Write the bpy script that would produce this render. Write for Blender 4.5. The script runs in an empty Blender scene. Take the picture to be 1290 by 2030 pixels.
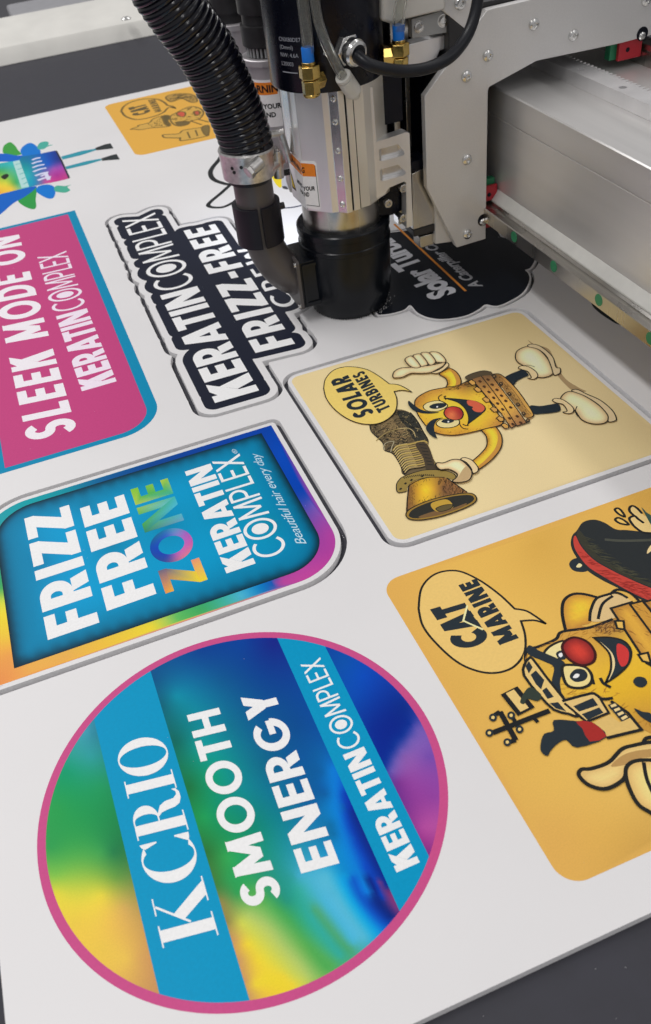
import bpy, bmesh, math, random
import numpy as np
from mathutils import Vector, Matrix
from mathutils.geometry import tessellate_polygon, delaunay_2d_cdt

random.seed(4)
SC = bpy.context.scene
COL = SC.collection

# ------------------------------------------------------------------ camera, light, exposure
# lengths are written in millimetres and divided by 1000 when a mesh is made
HEIGHT = 577.75                      # lens above the top of the foam board
FPX = 1748.96                        # focal length in pixels of the 1290 x 2030 photograph
TILT, ROLL, YAW = 0.83861227, -0.1322723, 2.86582294 - math.pi


def _cam_rot():
    ca, sa, cb, sb, cc, sc_ = math.cos(TILT), math.sin(TILT), math.cos(ROLL), math.sin(ROLL), math.cos(YAW), math.sin(YAW)
    rx = np.array([[1, 0, 0], [0, ca, -sa], [0, sa, ca]])
    rz = np.array([[cc, -sc_, 0], [sc_, cc, 0], [0, 0, 1]])
    rr = np.array([[cb, -sb, 0], [sb, cb, 0], [0, 0, 1]])
    return rz @ rx @ rr


CR = _cam_rot()
CP = np.array([0, 0, HEIGHT])

cam_data = bpy.data.cameras.new('camera')
cam = bpy.data.objects.new('camera', cam_data)
COL.objects.link(cam)
m = Matrix.Identity(4)
for i in range(3):
    for j in range(3):
        m[i][j] = CR[i][j]
    m[i][3] = CP[i] / 1000
cam.matrix_world = m
cam_data.sensor_fit = 'VERTICAL'
cam_data.sensor_height = 36
cam_data.lens = FPX / 2030 * 36
cam_data.clip_start = 0.02
cam_data.clip_end = 60
cam_data.dof.use_dof = True
cam_data.dof.focus_distance = 0.86
cam_data.dof.aperture_fstop = 11
SC.camera = cam

world = bpy.data.worlds.new('World')
SC.world = world
world.use_nodes = True
wn = world.node_tree
wn.nodes['Background'].inputs[0].default_value = (0.99, 0.98, 0.995, 1)
wn.nodes['Background'].inputs[1].default_value = 0.33


# rows of ceiling tubes in the workshop, shining straight down
def tube_light(x, y, power, length=2.4, width=0.28, z=2.6, colour=(1.0, 0.985, 0.975)):
    d = bpy.data.lights.new('ceiling_light', 'AREA')
    d.shape = 'RECTANGLE'
    d.size, d.size_y, d.energy, d.color = width, length, power, colour
    o = bpy.data.objects.new('ceiling_light', d)
    COL.objects.link(o)
    o.location = (x, y, z)


tube_light(-0.8, 0.9, 33)
tube_light(-0.8, -1.9, 12)
tube_light(1.7, 1.1, 8)
tube_light(1.7, -1.8, 10)
tube_light(-0.8, 3.7, 20)
tube_light(1.7, 3.8, 14)
# small work lamp behind the spindle, its light lies on the board
d = bpy.data.lights.new('work_lamp', 'SPOT')
d.energy, d.color, d.spot_size, d.spot_blend, d.shadow_soft_size = 1.5, (0.78, 0.86, 1.0), math.radians(84), 1.0, 0.02
o = bpy.data.objects.new('work_lamp', d)
COL.objects.link(o)
o.location = (0.395, 1.125, 0.17)
o.rotation_euler = (Vector((0.362, 1.25, 0)) - o.location).to_track_quat('-Z', 'Y').to_euler()
vs = SC.view_settings
vs.view_transform = 'Standard'
vs.look = 'None'
vs.exposure = 0.07
vs.gamma = 1.0
vs.use_curve_mapping = False

# ------------------------------------------------------------------ finding points


def ray(x, y):
    return CR @ np.array([(x - 645) / FPX, -(y - 1015) / FPX, -1.0])


def level(x, y, z=0.0):
    """the point of the horizontal plane z that the photograph shows at (x, y)"""
    d = ray(x, y)
    return CP + d * ((z - HEIGHT) / d[2])


def atY(x, y, Y):
    d = ray(x, y)
    return CP + d * (Y / d[1])


def atX(x, y, X):
    d = ray(x, y)
    return CP + d * (X / d[0])


def flat(pts):
    return [tuple(level(x, y)[:2]) for x, y in pts]


def pix(P2):
    """photograph pixel of points of the board, for the printed colour blends"""
    P2 = np.asarray(P2, float)
    c = (np.c_[P2, np.zeros(len(P2))] - CP) @ CR
    return np.stack([645 + FPX * c[:, 0] / -c[:, 2], 1015 - FPX * c[:, 1] / -c[:, 2]], 1)


# ------------------------------------------------------------------ materials
MATS = {}


def lin(c):
    return tuple(((v / 255) / 12.92 if v / 255 <= 0.04045 else ((v / 255 + 0.055) / 1.055) ** 2.4) for v in c)


def _new(name):
    mt = bpy.data.materials.new(name)
    mt.use_nodes = True
    return mt, mt.node_tree, mt.node_tree.nodes['Principled BSDF']


def surf(name, colour, rough=0.5, metal=0.0, var=0.06, scale=60, bump=0.0, stretch=(1, 1, 1), spec=0.5, coat=0.0, rvar=0.1):
    if name in MATS:
        return MATS[name]
    mt, nt, b = _new(name)
    tc = nt.nodes.new('ShaderNodeTexCoord')
    mp = nt.nodes.new('ShaderNodeMapping')
    mp.inputs['Scale'].default_value = stretch
    nz = nt.nodes.new('ShaderNodeTexNoise')
    nz.inputs['Scale'].default_value = scale
    nz.inputs['Detail'].default_value = 5
    nt.links.new(tc.outputs['Object'], mp.inputs[0])
    nt.links.new(mp.outputs[0], nz.inputs['Vector'])
    rp = nt.nodes.new('ShaderNodeValToRGB')
    rp.color_ramp.elements[0].position = 0.3
    rp.color_ramp.elements[1].position = 0.7
    rp.color_ramp.elements[0].color = tuple(max(0, v * (1 - var)) for v in colour) + (1,)
    rp.color_ramp.elements[1].color = tuple(min(1, v * (1 + var)) for v in colour) + (1,)
    nt.links.new(nz.outputs['Fac'], rp.inputs[0])
    nt.links.new(rp.outputs[0], b.inputs['Base Color'])
    mr = nt.nodes.new('ShaderNodeMapRange')
    mr.inputs['To Min'].default_value = max(0, rough - rvar)
    mr.inputs['To Max'].default_value = min(1, rough + rvar)
    nt.links.new(nz.outputs['Fac'], mr.inputs[0])
    nt.links.new(mr.outputs[0], b.inputs['Roughness'])
    b.inputs['Metallic'].default_value = metal
    b.inputs['Specular IOR Level'].default_value = spec
    b.inputs['Coat Weight'].default_value = coat
    if bump:
        bp = nt.nodes.new('ShaderNodeBump')
        bp.inputs['Strength'].default_value = bump
        bp.inputs['Distance'].default_value = 0.0004
        nt.links.new(nz.outputs['Fac'], bp.inputs['Height'])
        nt.links.new(bp.outputs[0], b.inputs['Normal'])
    MATS[name] = mt
    return mt


INK_GAIN = 1.19


def ink(rgb, gain=INK_GAIN):
    """matt printing ink; rgb as the photograph shows it under its light"""
    key = 'ink_%d_%d_%d' % tuple(rgb)
    if key not in MATS:
        c = tuple(min(0.92, v * gain) for v in lin(rgb))
        MATS[key] = surf(key, c, 0.45, 0, 0.035, 420, 0.0, spec=0.10, rvar=0.05)
        MATS[key].name = 'printing_ink'
    return MATS[key]


def blend_ink():
    if 'blend' in MATS:
        return MATS['blend']
    mt, nt, b = _new('blended_printing_ink')
    a = nt.nodes.new('ShaderNodeVertexColor')
    a.layer_name = 'ink'
    tc = nt.nodes.new('ShaderNodeTexCoord')
    nz = nt.nodes.new('ShaderNodeTexNoise')
    nz.inputs['Scale'].default_value = 900
    nz.inputs['Detail'].default_value = 3
    nt.links.new(tc.outputs['Object'], nz.inputs['Vector'])
    mr = nt.nodes.new('ShaderNodeMapRange')
    mr.inputs['To Min'].default_value = 0.90
    mr.inputs['To Max'].default_value = 1.10
    nt.links.new(nz.outputs['Fac'], mr.inputs[0])
    mx = nt.nodes.new('ShaderNodeVectorMath')
    mx.operation = 'SCALE'
    nt.links.new(a.outputs['Color'], mx.inputs[0])
    nt.links.new(mr.outputs[0], mx.inputs['Scale'])
    nt.links.new(mx.outputs[0], b.inputs['Base Color'])
    b.inputs['Roughness'].default_value = 0.42
    b.inputs['Specular IOR Level'].default_value = 0.10
    MATS['blend'] = mt
    return mt


FOAM = surf('white_foam_board', (0.80, 0.787, 0.79), 0.46, 0, 0.022, 5, 0.0, spec=0.3, rvar=0.12)
FOAM_EDGE = surf('cut_foam_edge', (0.90, 0.89, 0.895), 0.8, 0, 0.05, 300, 0.5, spec=0.1)
BED = surf('dark_rubber_bed', (0.036, 0.036, 0.047), 0.7, 0, 0.12, 40, 0.25)
ALU = surf('satin_aluminium', (0.82, 0.81, 0.815), 0.34, 0.72, 0.05, 30, 0.05, (1, 1, 0.05), rvar=0.06)
PLATE = surf('bead_blasted_aluminium', (0.70, 0.685, 0.672), 0.44, 0.5, 0.025, 500, 0.12, rvar=0.04)
BEAM = surf('drawn_aluminium', (0.74, 0.725, 0.71), 0.34, 0.6, 0.05, 40, 0.06, (1, 0.04, 1), rvar=0.08)
CHROME = surf('polished_steel', (0.72, 0.715, 0.70), 0.24, 1.0, 0.05, 50, 0.0)
WORN = surf('worn_galvanised_steel', (0.60, 0.585, 0.57), 0.36, 0.9, 0.22, 160, 0.2)
STEEL = surf('ground_steel', (0.50, 0.48, 0.45), 0.28, 1.0, 0.06, 30, 0.05, (1, 1, 0.05))
DARKSTEEL = surf('blackened_steel', (0.035, 0.034, 0.036), 0.36, 0.4, 0.15, 60)
MOTOR = surf('black_enamel', (0.004, 0.005, 0.011), 0.28, 0, 0.2, 40, spec=0.25)
RUBBER = surf('black_rubber', (0.010, 0.011, 0.015), 0.36, 0, 0.2, 40, spec=0.3)
HOSE = surf('glossy_black_hose', (0.0045, 0.0045, 0.009), 0.15, 0, 0.2, 40, spec=0.45, rvar=0.03)
SHOE = surf('black_moulded_plastic', (0.0045, 0.006, 0.009), 0.24, 0, 0.2, 40, spec=0.28, rvar=0.05)
PIPE = surf('smoked_grey_plastic', (0.080, 0.070, 0.068), 0.34, 0, 0.15, 20, 0.05, spec=0.5)
COUPLE = surf('dull_black_plastic', (0.012, 0.011, 0.016), 0.42, 0, 0.15, 40, spec=0.25)
BRASS = surf('brass', (0.62, 0.43, 0.13), 0.22, 1.0, 0.12, 60)
BLUE = surf('blue_collet', (0.004, 0.16, 0.62), 0.4, 0, 0.05, 60)
RED = surf('red_end_cap', (0.42, 0.018, 0.03), 0.38, 0, 0.1, 60)
GREEN = surf('green_plug', (0.02, 0.20, 0.09), 0.45, 0, 0.1, 60)
WHITEP = surf('white_fitting_and_glint', (0.62, 0.61, 0.57), 0.4, 0, 0.05, 60)
CREAMP = surf('cream_casing', (0.66, 0.64, 0.60), 0.5, 0, 0.04, 30)
PAINT = surf('ivory_painted_steel', (0.80, 0.785, 0.735), 0.42, 0, 0.05, 12, 0.05)
GREYP = surf('grey_painted_steel', (0.33, 0.335, 0.34), 0.45, 0, 0.04, 60, 0.05)
TOOLGREY = surf('pinkish_grey_casing', (0.50, 0.475, 0.49), 0.35, 0.55, 0.04, 40, 0.0, (1, 1, 0.05))
ORANGE = ink((222, 128, 48))


def clear_tube():
    if 'clear' not in MATS:
        mt, nt, b = _new('clear_tube')
        b.inputs['Base Color'].default_value = (0.86, 0.86, 0.82, 1)
        b.inputs['Roughness'].default_value = 0.12
        b.inputs['Transmission Weight'].default_value = 0.94
        b.inputs['IOR'].default_value = 1.33
        tc = nt.nodes.new('ShaderNodeTexCoord')
        nz = nt.nodes.new('ShaderNodeTexNoise')
        nz.inputs['Scale'].default_value = 80
        nt.links.new(tc.outputs['Object'], nz.inputs['Vector'])
        mr = nt.nodes.new('ShaderNodeMapRange')
        mr.inputs['To Min'].default_value = 0.03
        mr.inputs['To Max'].default_value = 0.09
        nt.links.new(nz.outputs['Fac'], mr.inputs[0])
        nt.links.new(mr.outputs[0], b.inputs['Roughness'])
        MATS['clear'] = mt
    return MATS['clear']


# ------------------------------------------------------------------ objects


def link(name, mesh, parent=None):
    o = bpy.data.objects.new(name, mesh)
    COL.objects.link(o)
    if parent is not None:
        o.parent = parent
        o.matrix_parent_inverse = parent.matrix_world.inverted()
    return o


def tag(o, label, cat, group=None):
    o['label'] = label
    o['category'] = cat
    if group:
        o['group'] = group
    return o


def thing(name, label, cat, loc, group=None):
    o = bpy.data.objects.new(name, None)
    COL.objects.link(o)
    o.empty_display_size = 0.02
    o.location = [v / 1000 for v in loc]
    bpy.context.view_layer.update()
    o.matrix_world = Matrix.Translation(o.location)
    return tag(o, label, cat, group)


def build(name, bm, mat, parent=None, bevel=0.0, smooth=True, ang=32):
    """one mesh object from a bmesh drawn in millimetres"""
    bmesh.ops.remove_doubles(bm, verts=bm.verts, dist=1e-4)
    bmesh.ops.recalc_face_normals(bm, faces=bm.faces)
    bmesh.ops.scale(bm, vec=(0.001,) * 3, verts=bm.verts)
    if smooth:
        for f in bm.faces:
            f.smooth = True
        for e in bm.edges:
            if len(e.link_faces) == 2 and e.calc_face_angle(0) > math.radians(ang):
                e.smooth = False
    me = bpy.data.meshes.new(name)
    bm.to_mesh(me)
    bm.free()
    for q in (mat if isinstance(mat, (list, tuple)) else [mat]):
        me.materials.append(q)
    o = link(name, me, parent)
    if bevel:
        b = o.modifiers.new('bevel', 'BEVEL')
        b.width = bevel / 1000
        b.segments = 2
        b.limit_method = 'ANGLE'
        b.angle_limit = math.radians(35)
    return o


def box(bm, x0, x1, y0, y1, z0, z1, mi=0):
    v = [bm.verts.new(p) for p in ((x0, y0, z0), (x1, y0, z0), (x1, y1, z0), (x0, y1, z0), (x0, y0, z1), (x1, y0, z1), (x1, y1, z1), (x0, y1, z1))]
    for q in ((0, 3, 2, 1), (4, 5, 6, 7), (0, 1, 5, 4), (1, 2, 6, 5), (2, 3, 7, 6), (3, 0, 4, 7)):
        f = bm.faces.new([v[i] for i in q])
        f.material_index = mi
    return v


def frame(d):
    d = Vector(d).normalized()
    a = Vector((0, 0, 1)) if abs(d.z) < 0.9 else Vector((1, 0, 0))
    u = d.cross(a).normalized()
    return u, d.cross(u).normalized()


def rings(bm, prof, p0, p1, n=40, caps=True, mi=0):
    """a turned shape: prof = [(fraction along p0-p1 in mm, radius)]"""
    p0, p1 = Vector(p0), Vector(p1)
    d = (p1 - p0).normalized()
    u, w = frame(d)
    prev = None
    for t, r in prof:
        c = p0 + d * t
        cur = [bm.verts.new(c + (u * math.cos(2 * math.pi * k / n) + w * math.sin(2 * math.pi * k / n)) * r) for k in range(n)]
        if prev:
            for k in range(n):
                f = bm.faces.new((prev[k], prev[(k + 1) % n], cur[(k + 1) % n], cur[k]))
                f.material_index = mi
        elif caps:
            bm.faces.new(cur[::-1]).material_index = mi
        prev = cur
    if caps:
        bm.faces.new(prev).material_index = mi


def cyl(bm, p0, p1, r, n=28, r2=None, mi=0):
    L = (Vector(p1) - Vector(p0)).length
    rings(bm, [(0, r), (L, r if r2 is None else r2)], p0, p1, n, True, mi)


def catmull(pts, n=8, closed=False):
    P = [np.array(p, float) for p in pts]
    out = []
    N = len(P)
    for i in range(N if closed else N - 1):
        if closed:
            a, b, c, d = P[i - 1], P[i], P[(i + 1) % N], P[(i + 2) % N]
        else:
            a, b, c, d = P[max(i - 1, 0)], P[i], P[i + 1], P[min(i + 2, N - 1)]
        for k in range(n):
            t = k / n
            out.append(tuple(0.5 * (2 * b + (c - a) * t + (2 * a - 5 * b + 4 * c - d) * t * t + (3 * b - a - 3 * c + d) * t ** 3)))
    if not closed:
        out.append(tuple(P[-1]))
    return out


def tube(bm, path, r, n=14, caps=True, mi=0):
    """a swept round section; r a number or a function of the path index"""
    P = [Vector(p) for p in path]
    prev = None
    u = None
    for i, p in enumerate(P):
        d = (P[min(i + 1, len(P) - 1)] - P[max(i - 1, 0)]).normalized()
        if u is None:
            u, w = frame(d)
        else:
            u = (u - d * u.dot(d)).normalized()
            w = d.cross(u)
        rr = r(i) if callable(r) else r
        cur = [bm.verts.new(p + (u * math.cos(2 * math.pi * k / n) + w * math.sin(2 * math.pi * k / n)) * rr) for k in range(n)]
        if prev:
            for k in range(n):
                bm.faces.new((prev[k], prev[(k + 1) % n], cur[(k + 1) % n], cur[k])).material_index = mi
        elif caps:
            bm.faces.new(cur[::-1]).material_index = mi
        prev = cur
    if caps:
        bm.faces.new(prev).material_index = mi


def pipe(bm, path, r, ri, n=20):
    """a hollow hose with a wall of its own"""
    a = len(bm.verts)
    tube(bm, path, r, n, False)
    tube(bm, path, ri, n, False)
    bm.verts.ensure_lookup_table()
    k = len(path) * n
    for s in (0, k - n):
        for i in range(n):
            j = (i + 1) % n
            bm.faces.new((bm.verts[a + s + i], bm.verts[a + s + j], bm.verts[a + k + s + j], bm.verts[a + k + s + i]))


def prism(bm, loops, a0, a1, axis='z', mi=0, mi_side=None):
    """a polygon (with holes) pushed along an axis from a0 to a1"""
    def put(p, a):
        return {'z': (p[0], p[1], a), 'y': (p[0], a, p[1]), 'x': (a, p[0], p[1])}[axis]
    tris = tessellate_polygon([[Vector((p[0], p[1], 0)) for p in lp] for lp in loops])
    flatp = [p for lp in loops for p in lp]
    lo = [bm.verts.new(put(p, a0)) for p in flatp]
    hi = [bm.verts.new(put(p, a1)) for p in flatp]
    for t in tris:
        for vs_ in (lo, hi):
            try:
                bm.faces.new([vs_[i] for i in t]).material_index = mi
            except ValueError:
                pass
    k = 0
    for lp in loops:
        n = len(lp)
        for i in range(n):
            j = (i + 1) % n
            try:
                f = bm.faces.new((lo[k + i], lo[k + j], hi[k + j], hi[k + i]))
                f.material_index = mi if mi_side is None else mi_side
            except ValueError:
                pass
        k += n


def rrect(x0, x1, y0, y1, r, n=10):
    """rounded rectangle; r = one radius or (x0y0, x1y0, x1y1, x0y1)"""
    rs = r if isinstance(r, (list, tuple)) else (r,) * 4
    out = []
    for (cx, cy, a), q in zip(((x0, y0, 180), (x1, y0, 270), (x1, y1, 0), (x0, y1, 90)), rs):
        q = max(q, 0.05)
        ox = cx + (q if cx == x0 else -q)
        oy = cy + (q if cy == y0 else -q)
        for k in range(n + 1):
            t = math.radians(a + 90 * k / n)
            out.append((ox + q * math.cos(t), oy + q * math.sin(t)))
    return out


# ------------------------------------------------------------------ flat printing


class Art:
    """a flat print: every shape lies a few microns above the one before"""
    STEP = 0.006

    def __init__(self, z):
        self.z = z
        self.v, self.f, self.mi, self.mats, self.col = [], [], [], [], {}

    def _m(self, mat):
        if mat not in self.mats:
            self.mats.append(mat)
        return self.mats.index(mat)

    def tri(self, verts, faces, mat, cols=None):
        k = len(self.v)
        i = self._m(mat)
        for q, p in enumerate(verts):
            if cols is not None:
                self.col[k + q] = cols[q]
            self.v.append((p[0], p[1], self.z))
        for f in faces:
            self.f.append([k + q for q in f])
            self.mi.append(i)

    def up(self, n=1):
        self.z += self.STEP * n

    def poly(self, pts, rgb, holes=()):
        loops = [list(pts)] + [list(h) for h in holes]
        flatp = [p for lp in loops for p in lp]
        tris = tessellate_polygon([[Vector((p[0], p[1], 0)) for p in lp] for lp in loops])
        self.tri(flatp, tris, ink(rgb))
        self.up()

    def strip(self, quads, rgb):
        for q in quads:
            self.tri(q, [tuple(range(len(q)))], ink(rgb))
        self.up()

    def line(self, pts, w, rgb=(30, 32, 34), closed=False, taper=False):
        self.strip(stroke(pts, w, closed, taper), rgb)

    def blend(self, pts, ctrl, step=4.0, gain=INK_GAIN):
        """a smooth printed colour blend inside a polygon; ctrl = [(px, py, rgb)]"""
        pts = [tuple(p) for p in pts]
        A = np.array(pts)
        x0, y0 = A.min(0)
        x1, y1 = A.max(0)
        gx, gy = np.meshgrid(np.arange(x0 + step / 2, x1, step), np.arange(y0 + step / 2, y1, step))
        G = np.c_[gx.ravel(), gy.ravel()]
        G = G[inside(G, A)]
        n = len(pts)
        V = [Vector(p) for p in pts] + [Vector(g) for g in G]
        E = [(i, (i + 1) % n) for i in range(n)]
        r = delaunay_2d_cdt(V, E, [list(range(n))], 1, 1e-5)
        P = np.array([(v[0], v[1]) for v in r[0]])
        cols = mix(P, ctrl, gain)
        self.tri(P, r[2], blend_ink(), cols)
        self.up()

    def shaded(self, pts, base, edge, depth=3.0, step=None):
        """a drawn shape whose ink deepens towards its outline, as airbrushed cartoons are printed"""
        pts = [tuple(p[:2]) for p in pts]
        P = np.array(pts)
        x, y = P[:, 0], P[:, 1]
        if (x * np.roll(y, -1) - y * np.roll(x, -1)).sum() < 0:
            P = P[::-1]
        per = np.hypot(*(np.roll(P, -1, 0) - P).T).sum()
        k = int(min(44, max(12, per / 3)))
        d = np.r_[0, np.cumsum(np.hypot(*(np.roll(P, -1, 0) - P).T))]
        Q = np.r_[P, P[:1]]
        S = np.stack([np.interp(np.linspace(0, per, k, False), d, Q[:, i]) for i in (0, 1)], 1)
        T = np.roll(S, -1, 0) - np.roll(S, 1, 0)
        T /= np.maximum(np.hypot(*T.T), 1e-6)[:, None]
        I = S + np.c_[-T[:, 1], T[:, 0]] * depth
        seg = outline_segs([tuple(p) for p in P])
        ok = inside(I, P) & (seg_dist(I, seg) > depth * .85)
        c = [(a, b, edge) for a, b in pix(S)] + [(a, b, base) for a, b in pix(I[ok])] if ok.any() else [(a, b, tuple((np.array(base) + edge) / 2)) for a, b in pix(S)]
        self.blend(pts, c, step or max(1.2, depth * .6))

    def hatch(self, pts, n, length, w, rgb, ang, spread=.35, near=None, seed=1):
        """loose pen strokes inside a shape"""
        r = random.Random(seed)
        P = np.array([p[:2] for p in pts])
        x0, y0 = P.min(0)
        x1, y1 = P.max(0)
        seg = outline_segs([tuple(p) for p in P]) if near else None
        q = []
        for _ in range(n * 14):
            c = np.array([r.uniform(x0, x1), r.uniform(y0, y1)])
            a = math.radians(ang) + r.gauss(0, spread)
            u = np.array([math.cos(a), math.sin(a)]) * length * r.uniform(.4, 1) / 2
            if not inside(np.array([c - u, c + u]), P).all():
                continue
            if near and seg_dist(c[None], seg)[0] > near * r.random():
                continue
            q += stroke([tuple(c - u), tuple(c), tuple(c + u)], w * r.uniform(.6, 1.2), False, True)
            n -= 1
            if n <= 0:
                break
        z = self.z
        for k in q:
            self.tri(k, [(0, 1, 2, 3)], ink(rgb))
            self.z += .0004
        self.z = max(self.z, z)
        self.up()

    def build(self, name, parent=None):
        me = bpy.data.meshes.new(name)
        me.from_pydata([(a / 1000, b / 1000, c / 1000) for a, b, c in self.v], [], self.f)
        for q in self.mats:
            me.materials.append(q)
        for p, i in zip(me.polygons, self.mi):
            p.material_index = i
        if self.col:
            at = me.color_attributes.new('ink', 'FLOAT_COLOR', 'POINT')
            buf = np.ones((len(self.v), 4), np.float32)
            for k, c in self.col.items():
                buf[k, :3] = c
            at.data.foreach_set('color', buf.ravel())
        me.validate()
        bm = bmesh.new()
        bm.from_mesh(me)
        for f in bm.faces:
            if f.normal.z < 0:
                f.normal_flip()
        bm.to_mesh(me)
        bm.free()
        return link(name, me, parent)


def inside(G, A):
    r = np.zeros(len(G), bool)
    n = len(A)
    j = n - 1
    for i in range(n):
        xi, yi, xj, yj = A[i][0], A[i][1], A[j][0], A[j][1]
        if yi != yj:
            c = ((yi > G[:, 1]) != (yj > G[:, 1])) & (G[:, 0] < (xj - xi) * (G[:, 1] - yi) / (yj - yi) + xi)
            r ^= c
        j = i
    return r


def mix(P, ctrl, gain=INK_GAIN):
    X = np.array([(c[0], c[1]) for c in ctrl], float) / 300
    Y = np.array([c[2] for c in ctrl], float)
    K = np.linalg.norm(X[:, None] - X[None], axis=2)
    n = len(X)
    M = np.zeros((n + 1, n + 1))
    M[:n, :n] = K
    M[:n, n] = M[n, :n] = 1
    S = np.linalg.solve(M + np.diag([1e-6] * n + [0]), np.r_[Y, np.zeros((1, 3))])
    Q = pix(P) / 300
    D = np.linalg.norm(Q[:, None] - X[None], axis=2)
    C = np.clip(D @ S[:n] + S[n], 0, 255) / 255
    L = np.where(C <= 0.04045, C / 12.92, ((C + 0.055) / 1.055) ** 2.4)
    return np.minimum(L * gain, 0.92)


def stroke(pts, w, closed=False, taper=False):
    """mitred ribbon along a line, as quads that share their joints"""
    P = [np.array(p, float)[:2] for p in pts]
    Q = [P[0]]
    for p in P[1:]:
        if np.hypot(*(p - Q[-1])) > 1e-6:
            Q.append(p)
    P = Q
    if closed and np.hypot(*(P[0] - P[-1])) < 1e-6:
        P.pop()
    n = len(P)
    L, R = [], []
    for i in range(n):
        a = P[i - 1] if (closed or i > 0) else None
        b = P[(i + 1) % n] if (closed or i < n - 1) else None
        d1 = None if a is None else (P[i] - a) / np.hypot(*(P[i] - a))
        d2 = None if b is None else (b - P[i]) / np.hypot(*(b - P[i]))
        if d1 is None:
            d1 = d2
        if d2 is None:
            d2 = d1
        n1 = np.array([-d1[1], d1[0]])
        n2 = np.array([-d2[1], d2[0]])
        s = n1 + n2
        k = s @ s
        s = n1 if k < 0.15 else s * (2 / k)
        if np.hypot(*s) > 2.6:
            s = s / np.hypot(*s) * 2.6
        ww = w(i / (n - 1)) if callable(w) else w
        if taper:
            ww *= max(0.12, math.sin(math.pi * i / (n - 1)) ** 0.6)
        L.append(P[i] + s * ww / 2)
        R.append(P[i] - s * ww / 2)
    return [(tuple(L[i]), tuple(R[i]), tuple(R[(i + 1) % n]), tuple(L[(i + 1) % n])) for i in range(n if closed else n - 1)]


def arc(cx, cy, rx, ry, a0, a1, n=18):
    return [(cx + rx * math.cos(math.radians(a0 + (a1 - a0) * k / n)), cy + ry * math.sin(math.radians(a0 + (a1 - a0) * k / n))) for k in range(n + 1)]


# ------------------------------------------------------------------ lettering


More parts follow.
